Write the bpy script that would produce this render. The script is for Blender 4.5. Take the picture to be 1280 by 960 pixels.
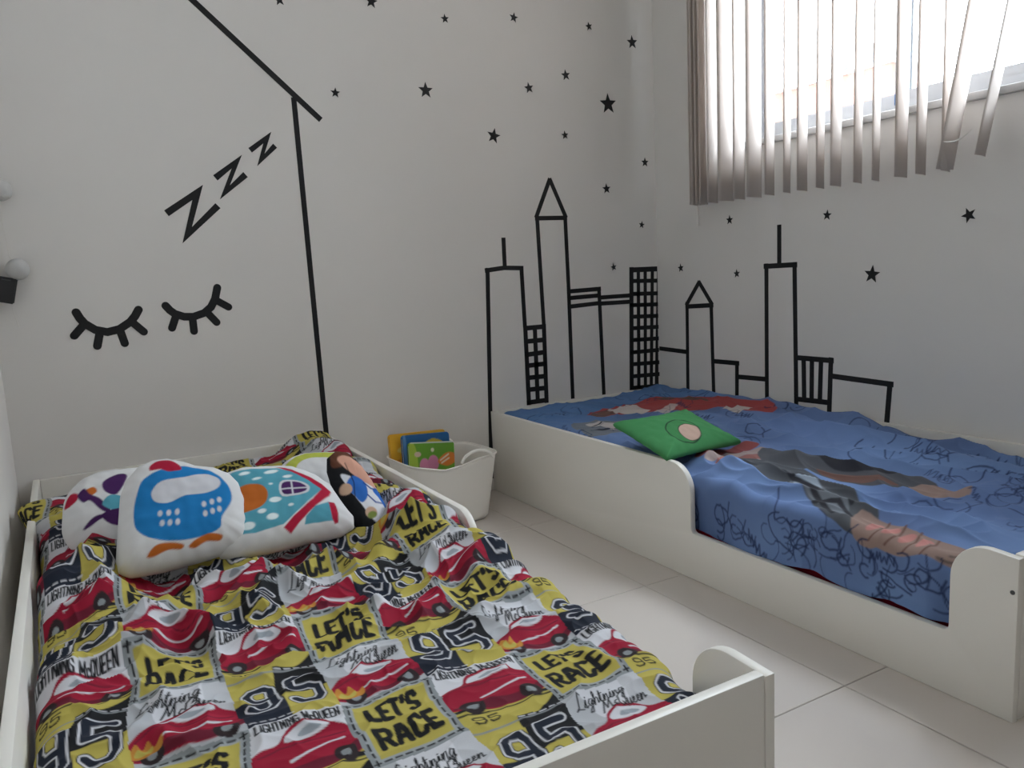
import bpy, bmesh, math, random
import numpy as np
from mathutils import Matrix, Vector

# ------------------------------------------------------------------ clear
for o in list(bpy.data.objects):
    bpy.data.objects.remove(o)
scene = bpy.context.scene
COL = scene.collection

# ------------------------------------------------------------------ camera
CAM = (-0.7349, -2.6652, 0.8501)
YAW, PITCH, ROLL, FPX = 0.5128, 0.1439, -0.0492, 986.99
fw = Vector((math.sin(YAW) * math.cos(PITCH), math.cos(YAW) * math.cos(PITCH), -math.sin(PITCH)))
r0 = Vector((math.cos(YAW), -math.sin(YAW), 0))
u0 = r0.cross(fw)
rt = r0 * math.cos(ROLL) + u0 * math.sin(ROLL)
up = u0 * math.cos(ROLL) - r0 * math.sin(ROLL)
camd = bpy.data.cameras.new('camera')
camd.sensor_fit = 'HORIZONTAL'
camd.sensor_width = 36.0
camd.lens = 36.0 * FPX / 1280.0
camd.clip_start = 0.02
cam = bpy.data.objects.new('camera', camd)
COL.objects.link(cam)
M = Matrix((rt, up, -fw)).transposed().to_4x4()
M.translation = Vector(CAM)
cam.matrix_world = M
scene.camera = cam

# ------------------------------------------------------------------ daylight
world = bpy.data.worlds.new('overcast_sky')
scene.world = world
world.use_nodes = True
bg = world.node_tree.nodes['Background']
bg.inputs['Color'].default_value = (0.87, 0.935, 1.03, 1)
bg.inputs['Strength'].default_value = 7.5

# guides sampling of the sky through the window opening, gives no light itself
pl = bpy.data.lights.new('window_portal', 'AREA')
pl.shape = 'RECTANGLE'
pl.size, pl.size_y = 1.45, 1.2
pl.cycles.is_portal = True
po = bpy.data.objects.new('window_portal', pl)
COL.objects.link(po)
po.location = (1.665, -1.177, 1.848)
po.rotation_euler = (math.radians(90), 0, math.radians(90))

vs = scene.view_settings
vs.view_transform = 'Standard'
vs.look = 'None'
vs.gamma = 1.0
vs.use_curve_mapping = False
vs.exposure = 1.50
scene.cycles.diffuse_bounces = 8
scene.cycles.max_bounces = 14
scene.cycles.transparent_max_bounces = 16
scene.cycles.sample_clamp_indirect = 8.0

# ------------------------------------------------------------------ helpers
def tag(o, label=None, cat=None, group=None, kind=None):
    if label: o['label'] = label
    if cat: o['category'] = cat
    if group: o['group'] = group
    if kind: o['kind'] = kind
    return o


def empty(name, loc=(0, 0, 0), label=None, cat=None, group=None, kind=None):
    o = bpy.data.objects.new(name, None)
    o.empty_display_size = 0.05
    COL.objects.link(o)
    o.location = loc
    bpy.context.view_layer.update()
    return tag(o, label, cat, group, kind)


def link(name, me, mat=None, parent=None):
    """Mesh data given in world coordinates; keeps them there under a parent."""
    o = bpy.data.objects.new(name, me)
    COL.objects.link(o)
    if mat is not None and not me.materials:
        me.materials.append(mat)
    if parent is not None:
        o.parent = parent
        o.matrix_parent_inverse = parent.matrix_world.inverted()
    return o


def bm_obj(name, bm, mat=None, parent=None, smooth=False, auto=None):
    me = bpy.data.meshes.new(name)
    bmesh.ops.recalc_face_normals(bm, faces=bm.faces)
    bm.to_mesh(me)
    bm.free()
    if smooth:
        me.polygons.foreach_set('use_smooth', [True] * len(me.polygons))
    if auto:
        me.polygons.foreach_set('use_smooth', [True] * len(me.polygons))
        me.set_sharp_from_angle(angle=math.radians(auto))
    return link(name, me, mat, parent)


def add_box(bm, x0, x1, y0, y1, z0, z1):
    v = [bm.verts.new(p) for p in ((x0, y0, z0), (x1, y0, z0), (x1, y1, z0), (x0, y1, z0),
                                   (x0, y0, z1), (x1, y0, z1), (x1, y1, z1), (x0, y1, z1))]
    for f in ((0, 3, 2, 1), (4, 5, 6, 7), (0, 1, 5, 4), (1, 2, 6, 5), (2, 3, 7, 6), (3, 0, 4, 7)):
        bm.faces.new([v[i] for i in f])
    return v


def box(name, x0, x1, y0, y1, z0, z1, mat, parent=None, bevel=0.0, seg=2):
    bm = bmesh.new()
    add_box(bm, x0, x1, y0, y1, z0, z1)
    if bevel:
        bmesh.ops.bevel(bm, geom=list(bm.edges), offset=bevel, segments=seg, affect='EDGES', profile=0.5)
    return bm_obj(name, bm, mat, parent, auto=40 if bevel else None)


def prism(name, pts, axis, a, b, mat, parent=None, bevel=0.0, seg=2):
    """Extrude a 2D outline along an axis. axis 'x': pts are (y, z); 'y': (x, z); 'z': (x, y)."""
    def P(p, t):
        return {'x': (t, p[0], p[1]), 'y': (p[0], t, p[1]), 'z': (p[0], p[1], t)}[axis]
    bm = bmesh.new()
    va = [bm.verts.new(P(p, a)) for p in pts]
    vb = [bm.verts.new(P(p, b)) for p in pts]
    n = len(pts)
    bm.faces.new(va)
    bm.faces.new(list(reversed(vb)))
    cap = []
    for i in range(n):
        bm.faces.new((va[i], vb[i], vb[(i + 1) % n], va[(i + 1) % n]))
    bmesh.ops.recalc_face_normals(bm, faces=bm.faces)
    if bevel:
        sa, sb = set(va), set(vb)
        es = [e for e in bm.edges if (e.verts[0] in sa and e.verts[1] in sa) or (e.verts[0] in sb and e.verts[1] in sb)]
        bmesh.ops.bevel(bm, geom=es, offset=bevel, segments=seg, affect='EDGES', profile=0.5)
    return bm_obj(name, bm, mat, parent, auto=40)


def tube_bm(bm, pts, r, n=8):
    pts = [Vector(p) for p in pts]
    rings = []
    for i, p in enumerate(pts):
        t = (pts[min(i + 1, len(pts) - 1)] - pts[max(i - 1, 0)]).normalized()
        a = Vector((0, 0, 1)) if abs(t.z) < 0.9 else Vector((1, 0, 0))
        e1 = t.cross(a).normalized()
        e2 = t.cross(e1)
        rr = r[i] if isinstance(r, (list, tuple)) else r
        rings.append([bm.verts.new(p + (e1 * math.cos(2 * math.pi * k / n) + e2 * math.sin(2 * math.pi * k / n)) * rr) for k in range(n)])
    for a, b in zip(rings, rings[1:]):
        for k in range(n):
            bm.faces.new((a[k], a[(k + 1) % n], b[(k + 1) % n], b[k]))
    bm.faces.new(rings[0])
    bm.faces.new(list(reversed(rings[-1])))


def tube(name, pts, r, mat, parent=None, n=8):
    bm = bmesh.new()
    tube_bm(bm, pts, r, n)
    return bm_obj(name, bm, mat, parent, auto=60)


def arc(cx, cy, r, a0, a1, n=10):
    return [(cx + r * math.cos(math.radians(a0 + (a1 - a0) * i / n)), cy + r * math.sin(math.radians(a0 + (a1 - a0) * i / n))) for i in range(n + 1)]


def smooth(x, a, b):
    t = np.clip((x - a) / (b - a), 0, 1)
    return t * t * (3 - 2 * t)


def gauss(x, c, w):
    return np.exp(-((x - c) / w) ** 2)


_perm = np.random.RandomState(7).permutation(512)
_grad = np.random.RandomState(8).uniform(0, 2 * np.pi, 512)


def pnoise(x, y, seed=0):
    """2D gradient noise in about -1..1."""
    x = np.asarray(x, float) + 31.7 * seed + 200
    y = np.asarray(y, float) + 17.3 * seed + 200
    xi, yi = np.floor(x).astype(int), np.floor(y).astype(int)
    xf, yf = x - xi, y - yi
    fx, fy = xf ** 3 * (xf * (xf * 6 - 15) + 10), yf ** 3 * (yf * (yf * 6 - 15) + 10)

    def g(ix, iy, dx, dy):
        a = _grad[_perm[(_perm[ix % 512] + iy) % 512]]
        return np.cos(a) * dx + np.sin(a) * dy
    n00, n10 = g(xi, yi, xf, yf), g(xi + 1, yi, xf - 1, yf)
    n01, n11 = g(xi, yi + 1, xf, yf - 1), g(xi + 1, yi + 1, xf - 1, yf - 1)
    return 1.5 * ((n00 * (1 - fx) + n10 * fx) * (1 - fy) + (n01 * (1 - fx) + n11 * fx) * fy)


def ridged(x, y, seed=0):
    """Rounded fold crests: high along lines, flat between."""
    return (1 - np.clip(np.abs(pnoise(x, y, seed)) * 2.2, 0, 1)) ** 2


# ------------------------------------------------------------------ flat prints (colour per vertex)
class Print:
    def __init__(self, u, v, base, aa=0.0008):
        self.u, self.v, self.aa = np.asarray(u, float), np.asarray(v, float), aa
        self.c = np.empty((self.u.size, 3))
        self.c[:] = base

    def mix(self, idx, d, col, k=1.0):
        a = np.clip(0.5 - d / (2 * self.aa), 0, 1) * k
        self.c[idx] = self.c[idx] * (1 - a[:, None]) + np.asarray(col) * a[:, None]

    def near(self, x0, x1, y0, y1, pad):
        return np.nonzero((self.u > x0 - pad) & (self.u < x1 + pad) & (self.v > y0 - pad) & (self.v < y1 + pad))[0]

    def rect(self, x0, x1, y0, y1, col, r=0.0, k=1.0):
        i = self.near(x0, x1, y0, y1, 2 * self.aa)
        dx = np.abs(self.u[i] - (x0 + x1) / 2) - (x1 - x0) / 2 + r
        dy = np.abs(self.v[i] - (y0 + y1) / 2) - (y1 - y0) / 2 + r
        d = np.hypot(np.maximum(dx, 0), np.maximum(dy, 0)) + np.minimum(np.maximum(dx, dy), 0) - r
        self.mix(i, d, col, k)

    def ell(self, cx, cy, rx, ry, col, rot=0.0, k=1.0):
        R = max(rx, ry)
        i = self.near(cx - R, cx + R, cy - R, cy + R, 2 * self.aa)
        c, s = math.cos(rot), math.sin(rot)
        x, y = self.u[i] - cx, self.v[i] - cy
        a, b = (x * c + y * s) / rx, (-x * s + y * c) / ry
        q = np.hypot(a, b)
        self.mix(i, (q - 1) * min(rx, ry), col, k)

    def poly(self, pts, col, k=1.0):
        pts = np.asarray(pts, float)
        i = self.near(pts[:, 0].min(), pts[:, 0].max(), pts[:, 1].min(), pts[:, 1].max(), 2 * self.aa)
        x, y = self.u[i], self.v[i]
        d = np.full(x.size, 1e9)
        ins = np.zeros(x.size, bool)
        for (ax, ay), (bx, by) in zip(pts, np.roll(pts, -1, 0)):
            ex, ey = bx - ax, by - ay
            L = ex * ex + ey * ey + 1e-12
            t = np.clip(((x - ax) * ex + (y - ay) * ey) / L, 0, 1)
            d = np.minimum(d, np.hypot(x - ax - t * ex, y - ay - t * ey))
            if ay != by:
                cr = ((ay > y) != (by > y)) & (x < (bx - ax) * (y - ay) / (by - ay) + ax)
                ins ^= cr
        self.mix(i, np.where(ins, -d, d), col, k)

    def blob(self, pts, col, k=1.0):
        """Closed smooth outline through the points."""
        p = np.asarray(pts, float)
        n = len(p)
        out = []
        for j in range(n):
            a, b, c, d = p[j - 1], p[j], p[(j + 1) % n], p[(j + 2) % n]
            for t in (0, .25, .5, .75):
                out.append(0.5 * (2 * b + (c - a) * t + (2 * a - 5 * b + 4 * c - d) * t * t + (3 * b - 3 * c + d - a) * t ** 3))
        self.poly(out, col, k)

    def stroke(self, lines, w, col, k=1.0):
        allp = np.array([p for l in lines for p in l], float)
        i = self.near(allp[:, 0].min(), allp[:, 0].max(), allp[:, 1].min(), allp[:, 1].max(), w + 2 * self.aa)
        if not i.size:
            return
        x, y = self.u[i], self.v[i]
        d = np.full(x.size, 1e9)
        for l in lines:
            for (ax, ay), (bx, by) in zip(l, l[1:]):
                ex, ey = bx - ax, by - ay
                t = np.clip(((x - ax) * ex + (y - ay) * ey) / (ex * ex + ey * ey + 1e-12), 0, 1)
                d = np.minimum(d, np.hypot(x - ax - t * ex, y - ay - t * ey))
        self.mix(i, d - w / 2, col, k)

    def text(self, s, x0, x1, y0, y1, w, col, slant=0.0, gap=0.28):
        self.stroke(text_lines(s, x0, x1, y0, y1, w, slant, gap), w, col)


GLYPH = {
    'L': (.8, [[(0, 1), (0, 0), (1, 0)]]),
    'E': (.8, [[(1, 1), (0, 1), (0, 0), (1, 0)], [(0, .5), (.8, .5)]]),
    'T': (.9, [[(0, 1), (1, 1)], [(.5, 1), (.5, 0)]]),
    "'": (.25, [[(.6, 1.02), (.4, .8)]]),
    'S': (.9, [[(1, .84), (.8, 1), (.2, 1), (0, .82), (.08, .6), (.92, .42), (1, .18), (.8, 0), (.2, 0), (0, .16)]]),
    'R': (.95, [[(0, 0), (0, 1), (.8, 1), (1, .86), (1, .62), (.8, .48), (0, .48)], [(.5, .48), (1, 0)]]),
    'A': (1.0, [[(0, 0), (.38, 1), (.62, 1), (1, 0)], [(.18, .32), (.82, .32)]]),
    'C': (.9, [[(1, .82), (.8, 1), (.2, 1), (0, .82), (0, .18), (.2, 0), (.8, 0), (1, .18)]]),
    'I': (.12, [[(.5, 0), (.5, 1)]]),
    'G': (.95, [[(1, .82), (.8, 1), (.2, 1), (0, .82), (0, .18), (.2, 0), (.8, 0), (1, .18), (1, .48), (.6, .48)]]),
    'H': (.9, [[(0, 0), (0, 1)], [(1, 0), (1, 1)], [(0, .5), (1, .5)]]),
    'N': (.95, [[(0, 0), (0, 1), (1, 0), (1, 1)]]),
    'M': (1.2, [[(0, 0), (0, 1), (.5, .3), (1, 1), (1, 0)]]),
    'c': (.6, [[(1, .5), (.8, .6), (.2, .6), (0, .48), (0, .12), (.2, 0), (.8, 0), (1, .1)]]),
    'Q': (.95, [[(.2, 1), (0, .8), (0, .2), (.2, 0), (.8, 0), (1, .2), (1, .8), (.8, 1), (.2, 1)], [(.65, .25), (1, -.05)]]),
    'U': (.9, [[(0, 1), (0, .2), (.2, 0), (.8, 0), (1, .2), (1, 1)]]),
    '9': (1, [[(1, .52), (.25, .52), (0, .66), (0, .88), (.22, 1), (.78, 1), (1, .86), (1, .2), (.75, 0), (.2, 0), (0, .16)]]),
    '5': (1, [[(.95, 1), (.05, 1), (.05, .56), (.75, .6), (1, .44), (1, .16), (.78, 0), (.2, 0), (0, .16)]]),
    # joined handwriting
    'l_': (.5, [[(0, .1), (.5, .8), (.6, 1), (.35, 1), (.2, .4), (.35, .02), (.75, .05), (1, .12)]]),
    'i_': (.4, [[(0, .1), (.5, .5), (.4, .08), (.7, .02), (1, .12)], [(.62, .68), (.68, .72)]]),
    'g_': (.6, [[(.9, .45), (.4, .5), (.1, .25), (.4, .05), (.85, .4), (.6, -.35), (.1, -.35), (.4, -.08), (1, .14)]]),
    'h_': (.6, [[(0, .1), (.4, .8), (.35, 1), (.2, .9), (.15, 0), (.3, .35), (.6, .48), (.75, .35), (.75, .05), (1, .12)]]),
    't_': (.45, [[(0, .1), (.5, .9), (.35, .1), (.65, .02), (1, .12)], [(.15, .62), (.95, .68)]]),
    'n_': (.65, [[(0, .1), (.15, .48), (.15, .02), (.35, .4), (.65, .46), (.7, .06), (1, .12)]]),
    'M_': (1.2, [[(0, 0), (.2, .6), (.3, 1), (.45, .25), (.75, 1), (.8, .1), (1, .05)]]),
    'c_': (.5, [[(.9, .4), (.5, .5), (.15, .25), (.4, .02), (1, .1)]]),
    'Q_': (1.0, [[(.6, 1), (.1, .8), (.05, .2), (.5, 0), (.9, .3), (.85, .8), (.5, 1)], [(.5, .25), (1, -.05)]]),
    'u_': (.6, [[(0, .12), (.15, .48), (.2, .08), (.5, .02), (.75, .46), (.75, .06), (1, .12)]]),
    'e_': (.5, [[(0, .12), (.6, .3), (.65, .48), (.3, .48), (.2, .15), (.5, .02), (1, .12)]]),
    'L_': (.9, [[(.75, .9), (.5, 1), (.4, .8), (.35, .2), (.05, 0), (.3, .1), (.9, 0)]]),
}


def text_lines(s, x0, x1, y0, y1, w, slant=0.0, gap=0.28):
    toks = s.split() if '_' in s else list(s)
    ws = [GLYPH[t][0] if t != ' ' else .45 for t in toks]
    gp = 0.0 if '_' in s else gap
    tot = sum(ws) + gp * (len(ws) - 1)
    k = (x1 - x0 - w) / tot
    h = y1 - y0 - w
    x = x0 + w / 2
    out = []
    for t, a in zip(toks, ws):
        if t != ' ':
            for l in GLYPH[t][1]:
                out.append([(x + px * a * k + slant * py * h, y0 + w / 2 + py * h) for px, py in l])
        x += (a + gp) * k
    return out


def colour_attr(me, c):
    at = me.color_attributes.new('print', 'FLOAT_COLOR', 'POINT')
    rgba = np.ones((len(c), 4), np.float32)
    rgba[:, :3] = c
    at.data.foreach_set('color', rgba.ravel())


def grid_mesh(name, P, c=None, close_u=False):
    """P: (rows, cols, 3) points to one smooth quad surface."""
    nr, nc, _ = P.shape
    idx = np.arange(nr * nc).reshape(nr, nc)
    if close_u:
        nxt = np.roll(idx, -1, 1)
        f = np.stack([idx[:-1], nxt[:-1], nxt[1:], idx[1:]], -1).reshape(-1, 4)
    else:
        f = np.stack([idx[:-1, :-1], idx[:-1, 1:], idx[1:, 1:], idx[1:, :-1]], -1).reshape(-1, 4)
    me = bpy.data.meshes.new(name)
    me.vertices.add(nr * nc)
    me.vertices.foreach_set('co', P.reshape(-1).astype(np.float32))
    me.loops.add(f.size)
    me.loops.foreach_set('vertex_index', f.reshape(-1).astype(np.int32))
    me.polygons.add(len(f))
    me.polygons.foreach_set('loop_start', np.arange(0, f.size, 4, dtype=np.int32))
    me.polygons.foreach_set('use_smooth', np.ones(len(f), bool))
    me.update(calc_edges=True)
    me.validate()
    if c is not None:
        colour_attr(me, c)
    return me


# ------------------------------------------------------------------ materials
def mat(name, col, rough=0.5, spec=0.5, metal=0.0, var=0.0, vscale=8.0, bump=0.0, bscale=200.0, sheen=0.0):
    m = bpy.data.materials.new(name)
    m.use_nodes = True
    nt = m.node_tree
    b = nt.nodes['Principled BSDF']
    b.inputs['Base Color'].default_value = (*col, 1)
    b.inputs['Roughness'].default_value = rough
    b.inputs['Specular IOR Level'].default_value = spec
    b.inputs['Metallic'].default_value = metal
    if sheen:
        b.inputs['Sheen Weight'].default_value = sheen
    tc = nt.nodes.new('ShaderNodeTexCoord')
    if var:
        n = nt.nodes.new('ShaderNodeTexNoise')
        n.inputs['Scale'].default_value = vscale
        n.inputs['Detail'].default_value = 4
        nt.links.new(tc.outputs['Object'], n.inputs['Vector'])
        mx = nt.nodes.new('ShaderNodeMix')
        mx.data_type = 'RGBA'
        mx.inputs['A'].default_value = (*[c * (1 - var) for c in col], 1)
        mx.inputs['B'].default_value = (*[min(1, c * (1 + var)) for c in col], 1)
        nt.links.new(n.outputs['Fac'], mx.inputs['Factor'])
        nt.links.new(mx.outputs['Result'], b.inputs['Base Color'])
    if bump:
        n2 = nt.nodes.new('ShaderNodeTexNoise')
        n2.inputs['Scale'].default_value = bscale
        n2.inputs['Detail'].default_value = 3
        nt.links.new(tc.outputs['Object'], n2.inputs['Vector'])
        bp = nt.nodes.new('ShaderNodeBump')
        bp.inputs['Strength'].default_value = bump
        bp.inputs['Distance'].default_value = 0.002
        nt.links.new(n2.outputs['Fac'], bp.inputs['Height'])
        nt.links.new(bp.outputs['Normal'], b.inputs['Normal'])
    return m


def print_mat(name, rough=0.85, bump=0.15, bscale=900, spec=0.2):
    m = mat(name, (1, 1, 1), rough, spec, bump=bump, bscale=bscale)
    nt = m.node_tree
    a = nt.nodes.new('ShaderNodeAttribute')
    a.attribute_name = 'print'
    nt.links.new(a.outputs['Color'], nt.nodes['Principled BSDF'].inputs['Base Color'])
    return m


MAT = {
    'wall': mat('wall_paint', (0.76, 0.735, 0.705), 0.75, 0.25, var=0.02, vscale=3, bump=0.12, bscale=60),
    'ceil': mat('ceiling_paint', (0.74, 0.735, 0.72), 0.9, 0.2, var=0.01),
    'grout': mat('grout', (0.30, 0.27, 0.24), 0.9, 0.1, var=0.2, vscale=30),
    'tile': mat('porcelain_tile', (0.63, 0.575, 0.53), 0.16, 0.5, var=0.03, vscale=2.5),
    'mdf': mat('white_melamine', (0.79, 0.76, 0.70), 0.38, 0.4, var=0.01, vscale=5),
    'vinyl': mat('black_vinyl', (0.012, 0.012, 0.013), 0.55, 0.35),
    'alu': mat('white_aluminium', (0.42, 0.43, 0.45), 0.35, 0.5),
    'seal': mat('dark_seal', (0.10, 0.11, 0.13), 0.6, 0.3),
    'latch': mat('blue_latch', (0.03, 0.10, 0.24), 0.4, 0.5),
    'stone': mat('sill_stone', (0.42, 0.415, 0.41), 0.3, 0.5, var=0.05, vscale=40),
    'plastic': mat('white_plastic', (0.86, 0.83, 0.78), 0.32, 0.45),
    'black': mat('black_plastic', (0.015, 0.015, 0.016), 0.35, 0.5),
    'cord': mat('white_cord', (0.75, 0.72, 0.68), 0.7, 0.2),
    'steel': mat('dark_screw', (0.10, 0.10, 0.10), 0.35, 0.5, metal=0.8),
    'red_sheet': mat('red_sheet', (0.42, 0.012, 0.03), 0.85, 0.2, bump=0.15, bscale=500),
    'white_sheet': mat('white_sheet', (0.72, 0.72, 0.74), 0.85, 0.2, bump=0.15, bscale=500),
    'paper': mat('page_paper', (0.75, 0.73, 0.68), 0.8, 0.2),
    'felt': mat('cotton_ball', (0.56, 0.555, 0.54), 0.95, 0.1, bump=0.5, bscale=250),
    'brick': mat('outdoor_brick', (0.125, 0.06, 0.045), 0.85, 0.2, var=0.2, vscale=4),
    'outdoor': mat('outdoor_ground', (0.45, 0.45, 0.43), 0.9, 0.2, var=0.2, vscale=0.5),
    'rail': mat('outdoor_railing', (0.05, 0.05, 0.055), 0.6, 0.3),
    'fabric': print_mat('printed_cotton'),
    'plush': print_mat('printed_plush', 0.9, 0.2, 600),
    'cover': print_mat('printed_card', 0.3, 0.0, 10, 0.5),
}

# blind fabric lets daylight through
m = mat('blind_fabric', (0.82, 0.75, 0.70), 0.85, 0.15, bump=0.2, bscale=400)
nt = m.node_tree
tr = nt.nodes.new('ShaderNodeBsdfTranslucent')
tr.inputs['Color'].default_value = (0.70, 0.665, 0.64, 1)
ms = nt.nodes.new('ShaderNodeMixShader')
ms.inputs['Fac'].default_value = 0.3
nt.links.new(nt.nodes['Principled BSDF'].outputs['BSDF'], ms.inputs[1])
nt.links.new(tr.outputs['BSDF'], ms.inputs[2])
nt.links.new(ms.outputs['Shader'], nt.nodes['Material Output'].inputs['Surface'])
MAT['blind'] = m

# thin window glass, ribbed
m = bpy.data.materials.new('window_glass')
m.use_nodes = True
nt = m.node_tree
nt.nodes.remove(nt.nodes['Principled BSDF'])
tp = nt.nodes.new('ShaderNodeBsdfTransparent')
tp.inputs['Color'].default_value = (0.93, 0.95, 0.95, 1)
gl = nt.nodes.new('ShaderNodeBsdfGlossy')
gl.inputs['Roughness'].default_value = 0.08
ms = nt.nodes.new('ShaderNodeMixShader')
ms.inputs['Fac'].default_value = 0.06
nt.links.new(tp.outputs['BSDF'], ms.inputs[1])
nt.links.new(gl.outputs['BSDF'], ms.inputs[2])
nt.links.new(ms.outputs['Shader'], nt.nodes['Material Output'].inputs['Surface'])
MAT['glass'] = m

# ------------------------------------------------------------------ room
XL, XR, YF, ZC = -0.90, 1.51, -4.20, 2.60
WY0, WY1, WZ0, WZ1 = -1.90, -0.455, 1.246, 2.45       # window opening

floor = tag(box('floor', XL - .1, XR + .1, YF - .1, .1, -.08, -.002, MAT['grout']), 'floor of large pale glossy porcelain tiles', 'floor', kind='structure')
TS, GAP = 0.618, 0.0022
xs = sorted([.533 + TS * k for k in range(-3, 3)])
ys = sorted([-1.082 + TS * k for k in range(-6, 3)])
tile_cache = {}
for x in xs:
    for y in ys:
        a0, a1 = max(x + GAP / 2, XL), min(x + TS - GAP / 2, XR)
        b0, b1 = max(y + GAP / 2, YF), min(y + TS - GAP / 2, 0)
        if a1 - a0 < .02 or b1 - b0 < .02:
            continue
        key = (round(a1 - a0, 4), round(b1 - b0, 4))
        if key not in tile_cache:
            bm = bmesh.new()
            add_box(bm, 0, key[0], 0, key[1], -.008, 0)
            bmesh.ops.bevel(bm, geom=[e for e in bm.edges if all(v.co.z > -.001 for v in e.verts)], offset=.0012, segments=1, affect='EDGES')
            me = bpy.data.meshes.new('tile')
            bmesh.ops.recalc_face_normals(bm, faces=bm.faces)
            bm.to_mesh(me)
            bm.free()
            me.materials.append(MAT['tile'])
            tile_cache[key] = me
        o = bpy.data.objects.new('tile', tile_cache[key])
        COL.objects.link(o)
        o.parent = floor
        o.location = (a0, b0, 0)

tag(box('wall_back', XL - .1, XR + .15, 0, .1, 0, ZC, MAT['wall']), 'plain white wall behind both bed heads carrying black decals', 'wall', kind='structure')
tag(box('wall_left', XL - .1, XL, YF, 0, 0, ZC, MAT['wall']), 'plain white wall along the racing-print bed', 'wall', kind='structure')
tag(box('wall_front', XL - .1, XR + .15, YF - .1, YF, 0, ZC, MAT['wall']), 'plain white wall opposite the bed heads', 'wall', kind='structure')
tag(box('ceiling', XL - .1, XR + .15, YF - .1, .1, ZC, ZC + .1, MAT['ceil']), 'plain white painted ceiling of the room', 'ceiling', kind='structure')
bm = bmesh.new()
add_box(bm, XR, XR + .15, YF, 0, 0, WZ0)
add_box(bm, XR, XR + .15, YF, 0, WZ1, ZC)
add_box(bm, XR, XR + .15, YF, WY0, WZ0, WZ1)
add_box(bm, XR, XR + .15, WY1, 0, WZ0, WZ1)
tag(bm_obj('wall_right', bm, MAT['wall']), 'white wall with the blind-covered window beside the blue bed', 'wall', kind='structure')

# window: stone sill, white aluminium frame, two sliding sashes with glass
win = empty('window_1', (XR + .08, (WY0 + WY1) / 2, WZ0), 'white aluminium sliding window behind the vertical blind', 'window', kind='structure')
box('sill', XR - .018, XR + .145, WY0 + .001, WY1 - .001, WZ0 - .0, WZ0 + .022, MAT['stone'], win, .003)
fx0, fx1 = XR + .062, XR + .125
zs = WZ0 + .022
bm = bmesh.new()
add_box(bm, fx0, fx1, WY0 + .002, WY1 - .002, zs, zs + .035)
add_box(bm, fx0, fx1, WY0 + .002, WY1 - .002, WZ1 - .035, WZ1 - .002)
add_box(bm, fx0, fx1, WY0 + .002, WY0 + .03, zs, WZ1)
add_box(bm, fx0, fx1, WY1 - .03, WY1 - .002, zs, WZ1)
bm_obj('frame', bm, MAT['alu'], win)
box('track', fx0 - .006, fx0, WY0 + .03, WY1 - .03, zs + .0, zs + .014, MAT['alu'], win)
ymid = -1.075
for k, (a, b, xo) in enumerate(((WY0 + .03, ymid + .02, fx0 + .008), (ymid - .02, WY1 - .03, fx0 + .034))):
    bm = bmesh.new()
    z0, z1 = zs + .02, WZ1 - .037
    add_box(bm, xo, xo + .022, a, b, z0, z0 + .045)
    add_box(bm, xo, xo + .022, a, b, z1 - .04, z1)
    add_box(bm, xo, xo + .022, a, a + .035, z0 + .045, z1 - .04)
    add_box(bm, xo, xo + .022, b - .035, b, z0 + .045, z1 - .04)
    s = bm_obj('sash', bm, MAT['alu'], win)
    box('pane', xo + .009, xo + .013, a + .034, b - .034, z0 + .044, z1 - .039, MAT['glass'], s)
    bm = bmesh.new()
    for q in ((a + .035, a + .039), (b - .039, b - .035)):
        add_box(bm, xo + .004, xo + .018, q[0], q[1], z0 + .045, z1 - .04)
    bm_obj('seal', bm, MAT['seal'], s)
    if k == 0:
        box('latch', xo - .012, xo, b - .033, b - .006, z0 + .004, z0 + .04, MAT['latch'], s, .003)

# outside, seen burnt out through the glass
g = box('outdoor_ground', XR + .2, 40, -25, 30, -3.2, -3.0, MAT['outdoor'])
tag(g, 'pale ground outside beyond the window', 'ground', kind='structure')
nb = empty('neighbour_building', (7.2, 3.2, -3), 'orange brick building seen faintly through the window glass', 'building')
box('brick_wall', 7.0, 7.5, 2.75, 4.35, -3, 2.78, MAT['brick'], nb, .01)
box('coping', 6.95, 7.55, 2.70, 4.40, 2.78, 2.81, MAT['stone'], nb, .01)
yb = 2.78
while yb < 4.35:
    prism('railing_bar', [(yb, 2.81), (yb + .05, 2.81), (yb + .032, 3.08), (yb + .018, 3.08)], 'x', 7.18, 7.22, MAT['rail'], nb)
    yb += .16

# ------------------------------------------------------------------ vertical blind
bl = empty('vertical_blind', (1.43, -1.1, 2.2), 'beige fabric vertical blind hanging open over the window', 'blind')
box('head_rail', 1.405, 1.455, -1.95, -.29, 2.47, 2.51, MAT['alu'], bl, .004)
for y in (-.5, -1.1, -1.7):
    box('bracket', 1.455, XR, y, y + .03, 2.48, 2.50, MAT['alu'], bl)


def slat(cy, zb, th, ytop=None, w=.089, twist=0.0):
    """One fabric louvre, slightly cupped, hanging from the rail."""
    ytop = cy if ytop is None else ytop
    nz, nw = 14, 7
    P = np.zeros((nz, nw, 3))
    for i in range(nz):
        t = i / (nz - 1)
        z = zb + (2.47 - zb) * t
        y = cy + (ytop - cy) * t
        a = math.radians(th + twist * (1 - t) ** 2)
        for j in range(nw):
            s = (j / (nw - 1) - .5) * w
            cup = .0045 * (1 - (2 * s / w) ** 2)
            P[i, j] = (1.43 + math.sin(a) * s + math.cos(a) * cup, y + math.cos(a) * s - math.sin(a) * cup, z)
    me = grid_mesh('slat', P)
    o = link('slat', me, MAT['blind'], bl)
    md = o.modifiers.new('thickness', 'SOLIDIFY')
    md.thickness = .0009
    box('hanger', 1.426, 1.434, ytop - .008, ytop + .008, 2.462, 2.474, MAT['plastic'], bl)
    return o


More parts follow.
